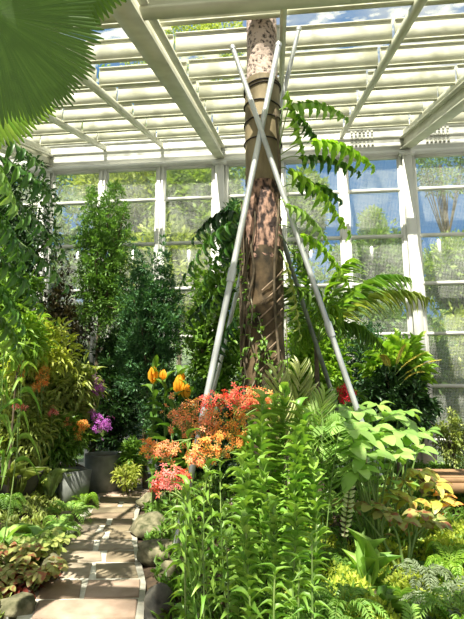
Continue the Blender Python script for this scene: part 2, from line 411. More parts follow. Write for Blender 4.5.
# the glass wall: one window per bay, rails as frame, pane and insect mesh
RAILS = [1.2, 2.27, 2.80 + 0, 3.87, 4.93, 6.0]
RAILS = [.65, 1.72, 2.79, 3.86, 4.92, 5.98]
wn = 0
for k in range(K0, K1):
    u0, u1 = uk(k) + .09, uk(k + 1) - .09
    if k % 3 == 0: u0 += .08
    if (k + 1) % 3 == 0: u1 -= .08
    m = MB()
    for r in RAILS: m.box((u0, D - .04, r - .035), (u1, D + .03, r + .035))
    m.box((u0, D - .05, 6.72), (u1, D + .03, 6.79)); m.box((u0, D - .05, -.05), (u1, D + .05, .12))
    for u in (u0, u1 - .03): m.box((u, D - .03, .1), (u + .03, D + .02, 6.75))
    wn += 1
    wo = struct(m, 'window_%d' % wn, white, True)
    m = MB(); m.box((u0, D - .004, .05), (u1, D + .004, 6.75)); struct(m, 'pane', wallglass, parent=wo)
    m = MB(); m.add([(u0, D - .025, .05), (u1, D - .025, .05), (u1, D - .025, 6.75), (u0, D - .025, 6.75)], [(0, 1, 2, 3)]); struct(m, 'insect_screen', mesh_s, parent=wo)
# roof glass, laid in panels, one left open where the trunk goes through
m = MB(); tu, td = .3 * math.cos(THETA) - 4.75 * math.sin(THETA), .3 * math.sin(THETA) + 4.75 * math.cos(THETA)
dl = [-.2] + [5.3 + .84 * j for j in range(-6, 6)] + [D]
for k in range(K0, K1):
    for d0, d1 in zip(dl[:-1], dl[1:]):
        if uk(k) < tu < uk(k + 1) and d0 < td < d1: continue
        m.add([(uk(k), d0, zr(d0) + .15), (uk(k + 1), d0, zr(d0) + .15), (uk(k + 1), d1, zr(d1) + .15), (uk(k), d1, zr(d1) + .15)], [(0, 1, 2, 3)])
struct(m, 'ceiling', roofglass, True)

# ------------------------------------------------------------------ ground, path
gx = np.linspace(-13, 10, 150); gy = np.linspace(-1.5, 9.85, 110)
X, Yg = np.meshgrid(gx, gy); Z = gz(X, Yg) + .012 * np.sin(X * 17) * np.sin(Yg * 13) - .03
V = np.stack([X, Yg, Z], -1).reshape(-1, 3); n = len(gx)
f = [(j*n+i, j*n+i+1, (j+1)*n+i+1, (j+1)*n+i) for j in range(len(gy)-1) for i in range(n-1)]
m = MB(); m.add(V, f); struct(m, 'floor', soil, smooth=True)
gx = np.linspace(-40, 40, 40); gy = np.linspace(9.9, 60, 30); X, Yg = np.meshgrid(gx, gy)
Z = -.15 + np.clip(Yg - 13, 0, 100) * (.18 + .10 * sstep(2, -8, X)) + .2 * np.sin(X) * np.cos(Yg * .7)
V = np.stack([X, Yg, Z], -1).reshape(-1, 3); n = len(gx)
f = [(j*n+i, j*n+i+1, (j+1)*n+i+1, (j+1)*n+i) for j in range(len(gy)-1) for i in range(n-1)]
m = MB(); m.add(V, f); gd = struct(m, 'ground', grass, smooth=True)
def hill(x, y): return -.15 + max(0, y - 13) * (.18 + .10 * float(sstep(2, -8, x)))
# paved path: mortar bed with separate stones
m = MB(); ys = np.linspace(-1, 8.9, 50)
V = []; 
for y in ys:
    l, r = np.interp(y, PY, PL) - .03, np.interp(y, PY, PR) + .03 + (0 if y < 8 else (y - 8) * 2.2)
    V += [(l, y, -.02), (l, y, .018), (r, y, .018), (r, y, -.02)]
f = [(i*4+j, i*4+j+1, i*4+j+5, i*4+j+4) for i in range(len(ys)-1) for j in range(3)]
m.add(V, f, 0)
y = -.9
while y < 8.7:
    dy_ = random.uniform(.27, .42); ns_ = random.choice([1, 2, 2]); cuts = [0] + sorted([(i + random.uniform(.75, 1.25)) / ns_ for i in range(ns_ - 1)]) + [1]
    cuts = [0] + [(i + 1) / ns_ + random.uniform(-.12, .12) for i in range(ns_ - 1)] + [1]
    for a, b in zip(cuts[:-1], cuts[1:]):
        pts = []
        g = .03
        for (tt, yy) in ((a, y + g), ((a+b)/2, y + g), (b, y + g), (b, y + dy_ - g), ((a+b)/2, y + dy_ - g), (a, y + dy_ - g)):
            l, r = np.interp(yy, PY, PL) + .06, np.interp(yy, PY, PR) + .0 + (0 if yy < 8 else (yy - 8) * 2.2)
            x = l + (r - l) * tt + (g if tt == a else -g if tt == b else 0) + random.uniform(-.018, .018)
            pts.append((x, yy + (x - l) * .02 + random.uniform(-.016, .016)))
        v = [(p[0], p[1], 0) for p in pts] + [(p[0], p[1], .03) for p in pts]
        cx = sum(p[0] for p in pts) / 6; cy = sum(p[1] for p in pts) / 6
        v += [(cx + (p[0] - cx) * .95, cy + (p[1] - cy) * .93, .036) for p in pts]
        m.add(v, [(i, (i+1) % 6, (i+1) % 6 + 6, i + 6) for i in range(6)] + [(i+6, (i+1) % 6 + 6, (i+1) % 6 + 12, i + 12) for i in range(6)], 1)
        b0 = m.n - 18
        m.F.append(np.array([[b0+12, b0+13, b0+14, b0+17], [b0+17, b0+14, b0+15, b0+16]])); m.M.append(np.array([1, 1]))
    y += dy_
pa = struct(m, 'path', [mortar, stone_mat()])

# ------------------------------------------------------------------ rocks
def rock_at(c, s, mat, label, name='border_rock', group=None):
    k = 14; n_ = 9; V = []
    ph = rng.uniform(0, 6, 6)
    for i in range(n_ + 1):
        a = PI * i / n_
        for j in range(k):
            b = 2 * PI * j / k
            d = np.array([math.sin(a) * math.cos(b), math.sin(a) * math.sin(b), math.cos(a)])
            r = 1 + .16 * math.sin(3 * d[0] + ph[0] + 2 * d[1]) + .12 * math.sin(5 * d[1] + ph[1]) + .10 * math.sin(6 * d[2] + ph[2] + 3 * d[0])
            V.append(c + d * r * np.array(s))
    f = [(i*k+j, (i+1)*k+j, (i+1)*k+(j+1) % k, i*k+(j+1) % k) for i in range(n_) for j in range(k)]
    m = MB(); m.add(V, f); o = m.build(name, mat, None, c - np.array([0, 0, s[2]]))
    return tag(o, label, 'rock', group)

RK = [(153, 505, .23, .19, .13, 0, 'rounded grey-green rock edging the path below the orange orchid'),
      (149, 532, .22, .22, .14, 0, 'long mossy rock on the right edge of the path, second from the far end'),
      (161, 556, .19, .16, .11, 0, 'low brown rock beside the path under the arching orchid leaves'),
      (176, 574, .12, .10, .09, 0, 'small tan stone between the path and the green canes'),
      (160, 612, .13, .13, .13, 1, 'near black rock at the bottom right corner of the path'),
      (68, 524, .19, .14, .10, 0, 'mossy rock on the left path edge under the small ferns'),
      (88, 506, .15, .12, .08, 0, 'farthest mossy rock on the left edge of the path'),
      (55, 548, .16, .15, .12, 0, 'olive mossy rock beside the path next to the dark red leaf'),
      (48, 578, .13, .14, .13, 0, 'pebbly rounded rock on the left edge of the path'),
      (12, 612, .16, .13, .08, 0, 'mossy rock at the bottom left corner of the picture')]
for px, py, a, b, c, dk, lab in RK:
    g = G(px, py); rock_at(g + np.array([0, 0, c * .35]), (a, b, c), rockd if dk else rock, lab)

# ------------------------------------------------------------------ the big trunk
TY = 4.75
def tx(py): return 261.5 + (py - 20) * .011
tb = thing('palm_tree', 'thick rough tree trunk rising through the roof between the crossed poles', 'tree', ground(P(266, 400, TY)[0], TY))
def trunk_seg(y0, y1, r0, r1, name, mat, bump=.0, n=24, k=28, parent=tb, seed=0):
    m = MB(); V = []
    z0, z1 = P(0, y0, TY)[2], P(0, y1, TY)[2]
    for i in range(n + 1):
        t = i / n; z = z0 + (z1 - z0) * t; py = y0 + (y1 - y0) * t; x = P(tx(py), py, TY)[0]
        for j in range(k):
            a = 2 * PI * j / k; r = (r0 + (r1 - r0) * t) * (1 + bump * (math.sin(3 * a + z * 5 + seed) * .5 + math.sin(7 * a - z * 9) * .3 + rng.normal() * .35))
            V.append((x + r * math.cos(a), TY + r * math.sin(a), z))
    f = [(i*k+j, i*k+(j+1) % k, (i+1)*k+(j+1) % k, (i+1)*k+j) for i in range(n) for j in range(k)]
    m.add(V, f); return part(m, name, mat, parent)
trunk_seg(-60, 88, .165, .175, 'upper_trunk', bark_up, .03)
trunk_seg(84, 186, .195, .195, 'bark_sheath', wrapm, .012)
trunk_seg(178, 262, .18, .195, 'peeling_trunk', bark_rd, .07, 40, 36)
trunk_seg(250, 640, .195, .22, 'lower_trunk', bark_lo, .04)
# ropes
def ring(y, r, tilt, rr=.008):
    c = P(tx(y), y, TY); a = np.linspace(0, 2 * PI, 33)
    return np.stack([c[0] + r * np.cos(a), TY + r * np.sin(a), c[2] + tilt * np.cos(a)], -1), rr
ro = thing('rope', 'dark rope wound round the trunk and the crossed poles', 'rope', P(262, 110, TY))
for y, ti, nm in ((90, .02, 'loop'), (93, .03, 'loop'), (110, -.02, 'loop'), (125, .02, 'loop'), (146, -.01, 'loop')):
    m = MB(); pts, rr = ring(y, .204, ti); m.tube(pts, rr, 5); part(m, nm, ropem, ro)
# support poles
def pole(pts, r, mat, label, joint=None):
    pts = [np.asarray(p) for p in pts]
    root = thing('support_pole', label, 'pole', pts[-1], 'support poles propped against the trunk')
    m = MB(); m.tube(pts, r, 12); part(m, 'tube', mat, root)
    d = (pts[0] - pts[-1]) / np.linalg.norm(pts[0] - pts[-1])
    m = MB(); m.tube([pts[0] - d * .03, pts[0] + d * .012], r * 1.2, 12); part(m, 'end_cap', mat, root)
    if joint is not None:
        j = np.asarray(joint); m = MB(); m.tube([j - d * .07, j + d * .07], r * 1.35, 12); part(m, 'coupling', mat, root)
    return root
cA = P(262, 126, TY - .27); fA = P(180, 528, 4.25); dA = (cA - fA)
tA = cA + dA * .345
def ext(c, f, k): return np.asarray(c) + (np.asarray(c) - np.asarray(f)) * k
fA[2] = max(fA[2], gz(fA[0], fA[1]))
pole([ext(cA, fA, .26), fA + (fA - cA) * .04], .031, steel, 'bright metal pole leaning right, its foot left of the trunk among the orange orchids', cA + (fA - cA) * .42)
cB = P(261, 130, TY - .31); fB = P(360, 418, 4.35); e = fB + (fB - cB) * .17
pole([ext(cB, fB, .34), e], .028, steel, 'grey metal pole leaning left, foot in the broad-leaved plant', cB + (fB - cB) * .72)
pole([P(299, 28, 4.98), P(218, 372, 5.7), P(196, 455, 5.95)], .026, steel, 'pole behind the trunk whose top leans farthest to the right')
pole([P(247, 130, 5.05), P(338, 412, 5.6), P(354, 462, 5.8)], .027, steeld, 'dark pole behind the bright one, right of the trunk')

# ------------------------------------------------------------------ plant builders
def clumps_foliage(m, cen, per, rad, L, W, tm, up=.2, jit=.35, mi=0, out=None):
    """tufts of leaves: each centre carries per leaves that point out of it"""
    cen = np.asarray(cen); k = len(cen)
    d = rand_dir(k * per, up); c = np.repeat(cen, per, 0)
    if out is not None: d = d + np.repeat(out, per, 0) * .9; d /= np.linalg.norm(d, axis=1)[:, None]
    pos = c + d * rad * rng.uniform(.1, 1, (k * per, 1))
    nr = np.array([0, 0, 1.]) + rng.normal(size=(k * per, 3)) * jit
    m.leaves(pos, d, nr, L * rng.uniform(.65, 1.25, k * per), W * rng.uniform(.7, 1.2, k * per), tm, mi)
def in_ellipsoid(n, c, r, shell=.5):
    d = rand_dir(n); q = rng.uniform(shell, 1, (n, 1)) ** .6; p_ = rng.uniform(0, 6, 4)
    q = q * (.88 + .22 * np.sin(6 * d[:, :1] + p_[0] + 3 * d[:, 2:]) * np.sin(7 * d[:, 2:] + p_[1]) + .12 * np.sin(13 * d[:, 2:] + 9 * d[:, :1] + p_[2]))
    return np.asarray(c) + d * q * np.asarray(r), d
def bush(name, label, cat, base, c, r, ncl, per, L, W, leafmat, tm='lance', stem=stem_b, clump=None, shell=.35, up=.25, group=None, thick=.02, nst=14, kinds=None):
    base = np.asarray(base, float); c = np.asarray(c, float)
    root = thing(name, label, cat, base, group)
    cen, d = in_ellipsoid(ncl, c, r, shell)
    m = MB(); mid = c - np.array([0, 0, r[2] * .45])
    m.tube(bez(base, mid, 0, 5, rng.normal(size=3) * .03), np.linspace(thick, thick * .7, 5), 6)
    for q in cen[:nst]: m.tube(bez(mid, q, -.02, 4), np.linspace(thick * .5, thick * .15, 4), 4)
    part(m, 'stem', stem, root)
    m = MB(); clumps_foliage(m, cen, per, clump or L * .6, L, W, tm, up, out=d * .5)
    part(m, 'foliage', leafmat, root)
    return root
def frond_geo(m, a, b, sag, n, LL, LW, tm, wid=.9, mi_leaf=1, rr=.006, droop=0., start=.12, side_up=None, taper=None, mi_stem=0):
    """one pinnate leaf from a to b: midrib tube plus leaflets either side"""
    pts = bez(a, b, sag, 10); m.tube(pts, np.linspace(rr, rr * .3, 10), 5, mi_stem, False)
    T = np.linspace(start, 1, n); i = T * 9; i0 = np.clip(i.astype(int), 0, 8); fr = (i - i0)[:, None]
    pos = pts[i0] * (1 - fr) + pts[i0 + 1] * fr; d = pts[i0 + 1] - pts[i0]; d /= np.linalg.norm(d, axis=1)[:, None]
    up = np.array([0, 0, 1.]) if side_up is None else np.asarray(side_up, float)
    s = np.cross(d, up); s /= np.linalg.norm(s, axis=1)[:, None] + 1e-9
    prof = np.sin(PI * (.12 + .80 * T)) ** .7 if taper is None else taper(T)
    for sg in (-1, 1):
        dd = s * sg * wid + d * (1 - wid * .45) + np.array([0, 0, -1.]) * droop + rng.normal(size=(n, 3)) * .06
        m.leaves(pos, dd, np.cross(s, d) + rng.normal(size=(n, 3)) * .12, LL * prof * rng.uniform(.9, 1.1, n), LW * (.5 + .5 * prof), tm, mi_leaf)
def fern(name, label, base, R, n, LL, LW, mat, cat='fern', hgt=.6, nl=16, tm='lance', sag=.12, stem='fern', arc=None, group=None, parts=True):
    base = np.asarray(base, float); root = thing(name, label, cat, base, group)
    m = MB()
    for i in range(n):
        a = 2 * PI * i / n + rng.normal() * .25 if arc is None else rng.uniform(*arc)
        rr = R * rng.uniform(.65, 1.1)
        tip = base + np.array([math.cos(a) * rr, math.sin(a) * rr, hgt * rr * rng.uniform(.3, 1.2)])
        frond_geo(m, base + [0, 0, .01], tip, sag * rng.uniform(.7, 1.3), nl, LL, LW, tm, rr=.004)
    part(m, 'foliage', [MATS[mat], MATS[mat]], root); return root
def rosette(name, label, cat, base, R, n, W, mat, tm='strap', up=.7, leafparts=False, group=None, arc=None):
    base = np.asarray(base, float); root = thing(name, label, cat, base, group)
    m = MB(); a = rng.uniform(0, 2 * PI, n) if arc is None else rng.uniform(*arc, n)
    el = rng.uniform(up * .6, up * 1.25, n)
    d = np.stack([np.cos(a), np.sin(a), np.tan(np.clip(el, .05, 1.4))], -1)
    m.leaves(base + d * .01, d, (0, 0, 1.) + rng.normal(size=(n, 3)) * .1, R * rng.uniform(.7, 1.15, n), W * rng.uniform(.8, 1.1, n), tm)
    part(m, 'foliage', mat, root); return root
def cane(m, a, b, bend, n, L, W, tm, mi=1, rr=.006, t0=.1, phi=None, el=.5, nst=0):
    """upright stem with leaves in two ranks"""
    pts = bez(a, b, 0, 12, bend); m.tube(pts, np.linspace(rr, rr * .6, 12), 6, nst, False)
    T = np.linspace(t0, 1, n); i = T * 11; i0 = np.clip(i.astype(int), 0, 10); fr = (i - i0)[:, None]
    pos = pts[i0] * (1 - fr) + pts[i0 + 1] * fr
    ph = (rng.uniform(0, PI) if phi is None else phi) + np.arange(n) * PI + rng.normal(size=n) * .35
    d = np.stack([np.cos(ph), np.sin(ph), np.full(n, el) + rng.normal(size=n) * .15], -1)
    d[-3:, 2] += 1.2
    m.leaves(pos, d, (0, 0, 1.) + rng.normal(size=(n, 3)) * .15, L * rng.uniform(.8, 1.15, n), W * rng.uniform(.8, 1.1, n), tm, mi)
def canes_plant(name, label, cat, specs, L, W, mat, tm, step=.035, el=.5, group=None, t0=.1, rr=.006, stem=stem_g):
    """specs: list of (base point, tip point)"""
    root = thing(name, label, cat, specs[0][0], group)
    for a, b in specs:
        a = np.asarray(a); b = np.asarray(b); m = MB()
        n = max(6, int(np.linalg.norm(b - a) * (1 - t0) / step))
        cane(m, a, b, rng.normal(size=3) * .02, n, L, W, tm, 1, rr, t0, None, el)
        part(m, 'cane', [stem, MATS[mat]], root)
    return root
def flowers(cen, r, n, size, mat, root, name='flower_cluster', stemfrom=None, face=(0, -.7, .5)):
    """a head of five-petalled flowers on short stalks"""
    cen = np.asarray(cen, float); q, d = in_ellipsoid(n, cen, r, .15); nr = d * .9 + np.asarray(face) + rng.normal(size=(n, 3)) * .3
    m = MB(); e1 = rand_dir(n)
    m.leaves(q, e1, nr, size * rng.uniform(.75, 1.2, n), size * rng.uniform(.75, 1.2, n), 'flower', 1)
    core = cen - np.array([0, 0, r[2] * .9])
    for p in q[::2]: m.tube([core, (core + p) / 2 + [0, 0, .01], p], .0022, 3, 0, False)
    if stemfrom is not None: m.tube(bez(stemfrom, core, .03, 6), .004, 5, 0, False)
    part(m, name, [stem_g, MATS[mat]], root)

# ------------------------------------------------------------------ outside: trees beyond the glass
def out_tree(px, py, rpx, Y, mat, label, n=420, per=14, L=.26, squash=1.0, W=None, name='tree', grp='trees outside the glass wall', stem=stem_b):
    c = P(px, py, Y); R = px2m(rpx, Y)
    root = thing(name, label, 'tree', (c[0], Y, hill(c[0], Y)), grp)
    cen, d = in_ellipsoid(n, c, (R, R * .8, R * squash), .45)
    m = MB(); base = np.array([c[0], Y, hill(c[0], Y) - .1])
    m.tube(bez(base, c, 0, 6, (.1, 0, 0)), np.linspace(.16, .07, 6), 8)
    for q in cen[:16]: m.tube(bez(base * .35 + c * .65, q, .1, 5), np.linspace(.03, .01, 5), 5)
    part(m, 'trunk', stem, root)
    m = MB(); clumps_foliage(m, cen, per, L * 1.3, L, (W or L * .45), 'quad', .1, .6, out=d * .5)
    part(m, 'crown', mat, root); return root
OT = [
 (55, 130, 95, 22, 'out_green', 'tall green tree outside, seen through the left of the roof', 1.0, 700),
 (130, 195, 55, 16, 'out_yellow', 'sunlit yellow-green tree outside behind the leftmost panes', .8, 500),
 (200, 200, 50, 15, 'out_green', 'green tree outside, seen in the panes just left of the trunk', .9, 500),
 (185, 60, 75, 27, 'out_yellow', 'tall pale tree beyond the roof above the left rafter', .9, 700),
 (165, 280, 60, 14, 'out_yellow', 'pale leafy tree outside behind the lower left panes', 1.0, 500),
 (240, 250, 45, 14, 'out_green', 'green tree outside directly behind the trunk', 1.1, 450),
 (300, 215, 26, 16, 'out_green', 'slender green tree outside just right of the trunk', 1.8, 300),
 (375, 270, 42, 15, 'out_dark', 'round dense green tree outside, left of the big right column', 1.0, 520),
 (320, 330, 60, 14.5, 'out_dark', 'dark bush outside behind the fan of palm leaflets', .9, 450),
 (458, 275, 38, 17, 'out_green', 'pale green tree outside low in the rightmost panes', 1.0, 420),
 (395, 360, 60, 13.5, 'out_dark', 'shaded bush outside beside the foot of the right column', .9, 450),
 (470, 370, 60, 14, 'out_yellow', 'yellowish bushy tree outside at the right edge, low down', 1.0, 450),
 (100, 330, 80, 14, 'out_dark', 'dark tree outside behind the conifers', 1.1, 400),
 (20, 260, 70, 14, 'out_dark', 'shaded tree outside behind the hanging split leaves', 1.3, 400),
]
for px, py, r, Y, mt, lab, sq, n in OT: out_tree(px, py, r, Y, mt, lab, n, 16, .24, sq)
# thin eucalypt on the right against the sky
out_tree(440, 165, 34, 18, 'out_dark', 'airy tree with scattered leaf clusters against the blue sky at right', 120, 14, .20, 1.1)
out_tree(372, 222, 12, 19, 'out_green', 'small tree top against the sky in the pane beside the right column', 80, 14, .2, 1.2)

# ------------------------------------------------------------------ inside: tall background shrubs (along the glass wall)
def wall_bush(px, py, rx, ry, Y, mat, label, name, cat, ncl, per, L, W, tm='quad', depth=.5, stem=stem_b, thick=.03, shell=.35, up=.2, group=None):
    c = P(px, py, Y); X0 = c[0]
    return bush(name, label, cat, ground(X0, Y), c, (px2m(rx, Y), depth, px2m(ry, Y)), ncl, per, L, W, mat, tm, stem, L * (.8 if L < .14 else 1.1), shell, up, group, thick, 24)
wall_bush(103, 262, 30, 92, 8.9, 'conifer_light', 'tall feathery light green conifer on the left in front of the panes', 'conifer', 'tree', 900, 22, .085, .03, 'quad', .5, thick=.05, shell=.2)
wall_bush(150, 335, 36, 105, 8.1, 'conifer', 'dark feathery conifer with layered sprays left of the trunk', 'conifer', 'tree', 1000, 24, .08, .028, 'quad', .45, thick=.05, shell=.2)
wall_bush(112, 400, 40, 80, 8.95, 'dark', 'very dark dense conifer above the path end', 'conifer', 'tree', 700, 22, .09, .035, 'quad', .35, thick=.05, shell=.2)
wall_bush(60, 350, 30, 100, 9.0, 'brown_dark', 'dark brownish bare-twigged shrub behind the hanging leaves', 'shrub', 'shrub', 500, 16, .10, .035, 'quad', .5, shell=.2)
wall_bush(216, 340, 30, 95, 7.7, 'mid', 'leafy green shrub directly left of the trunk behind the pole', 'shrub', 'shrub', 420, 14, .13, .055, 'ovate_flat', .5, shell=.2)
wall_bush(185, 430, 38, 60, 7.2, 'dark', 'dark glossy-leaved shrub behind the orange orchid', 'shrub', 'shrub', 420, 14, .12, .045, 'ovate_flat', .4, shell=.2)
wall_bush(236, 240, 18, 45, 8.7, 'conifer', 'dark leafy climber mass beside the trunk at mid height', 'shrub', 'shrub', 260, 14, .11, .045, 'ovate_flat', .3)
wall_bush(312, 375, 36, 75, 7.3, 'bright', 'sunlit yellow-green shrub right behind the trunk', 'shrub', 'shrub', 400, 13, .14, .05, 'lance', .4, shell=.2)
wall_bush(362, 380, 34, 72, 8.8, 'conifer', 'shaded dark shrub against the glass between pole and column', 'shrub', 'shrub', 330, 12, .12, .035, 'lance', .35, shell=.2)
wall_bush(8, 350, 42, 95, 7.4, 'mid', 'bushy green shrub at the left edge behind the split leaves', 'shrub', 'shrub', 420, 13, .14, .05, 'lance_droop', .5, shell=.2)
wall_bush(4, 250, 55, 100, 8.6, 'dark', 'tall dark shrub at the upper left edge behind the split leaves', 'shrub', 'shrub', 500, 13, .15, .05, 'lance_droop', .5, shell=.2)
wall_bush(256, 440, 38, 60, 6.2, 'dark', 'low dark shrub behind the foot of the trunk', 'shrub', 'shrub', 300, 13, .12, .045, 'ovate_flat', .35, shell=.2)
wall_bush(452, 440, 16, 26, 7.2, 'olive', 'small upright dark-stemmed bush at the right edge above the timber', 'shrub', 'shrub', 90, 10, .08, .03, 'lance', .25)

# ------------------------------------------------------------------ fan palm overhead on the left
def fan_leaf(root, c, R, nrm, up, a0, a1, petiole_from, nseg=70, mat='fan', label=None):
    """round pleated leaf: folded segments that part near the toothed rim"""
    c = np.asarray(c); nrm = np.asarray(nrm, float); nrm /= np.linalg.norm(nrm); u = np.asarray(up, float); s = np.cross(u, nrm); s /= np.linalg.norm(s); u = np.cross(nrm, s)
    m = MB()
    for i in range(nseg):
        A = a0 + (a1 - a0) * i / nseg; B = a0 + (a1 - a0) * (i + 1) / nseg; M_ = (A + B) / 2
        Rr = R * (1 + .03 * math.sin(i * .7)) * random.uniform(.97, 1.03); split = .91 + .03 * math.sin(i * 2.1)
        V = []; rows = [.03, .3, .6, .8, split, 1.0]
        for t in rows:
            cur = -.10 * R * t * t
            half = (B - A) / 2 * (1 if t <= split else 1 - .75 * (t - split) / (1 - split))
            pl = .5 * Rr * t * (B - A) * .55
            for ang, h in ((M_ - half, 0), (M_, pl), (M_ + half, 0)):
                V.append(c + Rr * t * (s * math.sin(ang) + u * math.cos(ang)) + nrm * (cur + h))
        f = []
        for r in range(len(rows) - 1):
            a = r * 3; f += [(a, a+1, a+4, a+3), (a+1, a+2, a+5, a+4)]
        m.add(V, f)
    lf = part(m, 'leaf', mat, root)
    m = MB(); m.tube(bez(petiole_from, c, .1, 8), np.linspace(.016, .008, 8), 6); part(m, 'leaf_stalk', stem_g, root)
fp = thing('fan_palm', 'big round pleated fan palm leaf hanging into the upper left corner', 'palm', ground(-2.0, 2.1))
m = MB(); m.tube([(-2.0, 2.1, 0), (-1.98, 2.1, 1.5), (-1.95, 2.15, 3.1)], [.09, .075, .07], 12); part(m, 'trunk', stem_b, fp)
top = (-1.95, 2.15, 3.1)
fan_leaf(fp, P(-8, 14, 2.05), px2m(116, 2.05), (.15, -1, -.35), (0, 0, 1), .35, PI * 1.25, top, 84)
fan_leaf(fp, P(66, -52, 2.3), px2m(80, 2.3), (.1, -1, -.6), (0, 0, 1), -.6, PI * 1.5, top, 60)
fan_leaf(fp, P(-34, 62, 2.6), px2m(98, 2.6), (.3, -1, -.1), (0, 0, 1), .9, PI * 1.3, top, 60, 'bright')

# ------------------------------------------------------------------ split-leaf philodendron on the left
def lobed_leaf(root, stalk0, a, b, sag, n, LL, LW, mat, droop=.5, tm='lobe', blade=.42, wid=.85, taper=None):
    m = MB(); m.tube(bez(stalk0, a, .03, 6), .006, 5, 0, False)
    frond_geo(m, a, b, sag, n, LL, LW, tm, wid, 1, .006, droop, .03, taper=taper or (lambda T: np.sin(PI * (.22 + .70 * T)) ** .6))
    frond_geo(m, a, b, sag, n + 6, LL * blade, LW * 1.6, 'ovate_flat', wid, 1, .003, droop * .8, .02)
    part(m, 'leaf', [stem_g, MATS[mat]], root)
ph = thing('split_leaf_philodendron', 'philodendron with long drooping finger-lobed leaves at the left edge', 'plant', ground(-2.35, 3.35))
m = MB(); hub = np.array([-2.2, 3.35, 2.5]); m.tube(bez(ground(-2.35, 3.35), hub, 0, 8, (.05, 0, 0)), .05, 10); part(m, 'stem', stem_b, ph)
for x0, y0, x1, y1, Y, mt in [(-45, 125, 42, 168, 3.3, 'split'), (-30, 150, 58, 205, 3.1, 'split'), (-35, 175, 62, 250, 3.3, 'split'), (-25, 200, 22, 262, 2.9, 'split'),
                              (-35, 240, 40, 305, 3.1, 'split'), (-30, 150, 14, 205, 2.8, 'broad'), (-40, 262, 22, 325, 3.0, 'split'), (-40, 215, 66, 285, 3.6, 'split'), (-50, 140, 30, 235, 3.8, 'split'), (-40, 300, 18, 345, 3.2, 'mid')]:
    lobed_leaf(ph, hub, P(x0, y0, Y), P(x1, y1, Y), .10, 9, .22, .048, mt, .9)

# ------------------------------------------------------------------ climber on the trunk
cb = thing('climbing_philodendron', 'climbing philodendron with glossy lobed leaves spreading from the trunk', 'plant', ground(.42, 4.5))
m = MB(); V = [P(277 + 3 * math.sin(i * .9), 440 - i * 30, 4.5) for i in range(12)]; m.tube(V, .014, 6); part(m, 'stem', stem_b, cb)
for (sx_, sy_), (x0, y0), (x1, y1), Y, mt, LL, LW, dr, sg in [
    ((279, 150), (289, 106), (346, 118), 4.4, 'broad', .17, .055, .9, .10),
    ((279, 135), (286, 92), (304, 158), 4.45, 'split_bright', .20, .075, .2, .0),
    ((279, 156), (312, 141), (372, 166), 4.2, 'split_bright', .22, .06, .8, .08),
    ((279, 162), (300, 157), (358, 172), 4.5, 'split', .17, .05, .7, .06),
    ((279, 170), (288, 170), (348, 232), 4.5, 'split_bright', .23, .07, .5, .10),
    ((279, 200), (286, 205), (330, 246), 4.3, 'broad', .18, .055, .6, .08),
    ((279, 190), (296, 185), (340, 200), 4.9, 'split', .20, .06, .6, .08),
    ((279, 225), (300, 235), (352, 292), 4.6, 'split_bright', .20, .06, .5, .12),
    ((279, 235), (290, 250), (330, 318), 4.8, 'mid', .22, .05, .6, .10),
    ((279, 110), (292, 112), (322, 150), 4.6, 'split', .17, .06, .6, .05),
    ((279, 250), (285, 262), (300, 335), 4.4, 'olive', .18, .045, .5, .05),
    ((279, 280), (288, 285), (345, 340), 4.9, 'mid', .22, .05, .6, .12)]:
    lobed_leaf(cb, P(sx_, sy_, 4.5), P(x0, y0, Y), P(x1, y1, Y), sg, 8, LL, LW * 1.1, mt, dr)
cl2 = thing('climbing_philodendron', 'darker lobed climber leaning out from the left side of the trunk', 'plant', ground(.08, 5.0))
m = MB(); V = [P(244 + 3 * math.sin(i * .9), 440 - i * 25, 4.95) for i in range(10)]; m.tube(V, .014, 6); part(m, 'stem', stem_b, cl2)
for (sx_, sy_), (x0, y0), (x1, y1), Y, mt, LL, LW, dr, sg in [
    ((243, 230), (236, 212), (194, 238), 4.9, 'dark', .22, .06, .9, .10),
    ((243, 240), (232, 222), (178, 290), 4.8, 'split', .24, .055, .8, .12),
    ((243, 250), (236, 240), (196, 300), 4.9, 'split', .20, .055, .8, .10),
    ((243, 230), (240, 205), (216, 245), 5.1, 'mid', .20, .06, .6, .05),
    ((243, 262), (234, 262), (205, 330), 5.0, 'mid', .20, .06, .6, .10),
    ((243, 290), (236, 290), (185, 325), 5.2, 'dark', .22, .07, .6, .10),
    ((243, 320), (238, 318), (210, 372), 5.0, 'dark', .20, .07, .6, .08)]:
    lobed_leaf(cl2, P(sx_, sy_, 4.95), P(x0, y0, Y), P(x1, y1, Y), sg, 8, LL, LW * 1.1, mt, dr)
# small creeping vine on the trunk
vi = thing('creeping_vine', 'thin creeping vine with small pale leaves clinging low on the trunk', 'vine', ground(.3, 4.52))
m = MB(); ml = MB()
for a0 in (-2.6, -2.2, -1.6, -.7, -.2, -2.9):
    z = np.linspace(.45, random.uniform(1.8, 3.2), 26); a = a0 + .35 * np.sin(z * 4 + a0 * 3) + rng.normal(size=26) * .04
    cx = .34; pts = np.stack([cx + .222 * np.cos(a), TY + .222 * np.sin(a), z], -1)
    m.tube(pts, .006, 5, 0, False)
    for q in range(4):
        p = pts + rng.normal(size=pts.shape) * .02; out_ = np.stack([np.cos(a), np.sin(a), rng.normal(size=26) * .6 - .2], -1)
        ml.leaves(p + out_ * .01, out_ + rng.normal(size=(26, 3)) * .5, (0, 0, 1.), rng.uniform(.04, .09, 26), rng.uniform(.02, .045, 26), 'ovate')
part(m, 'stem', stem_p, vi); part(ml, 'foliage', 'mid', vi)

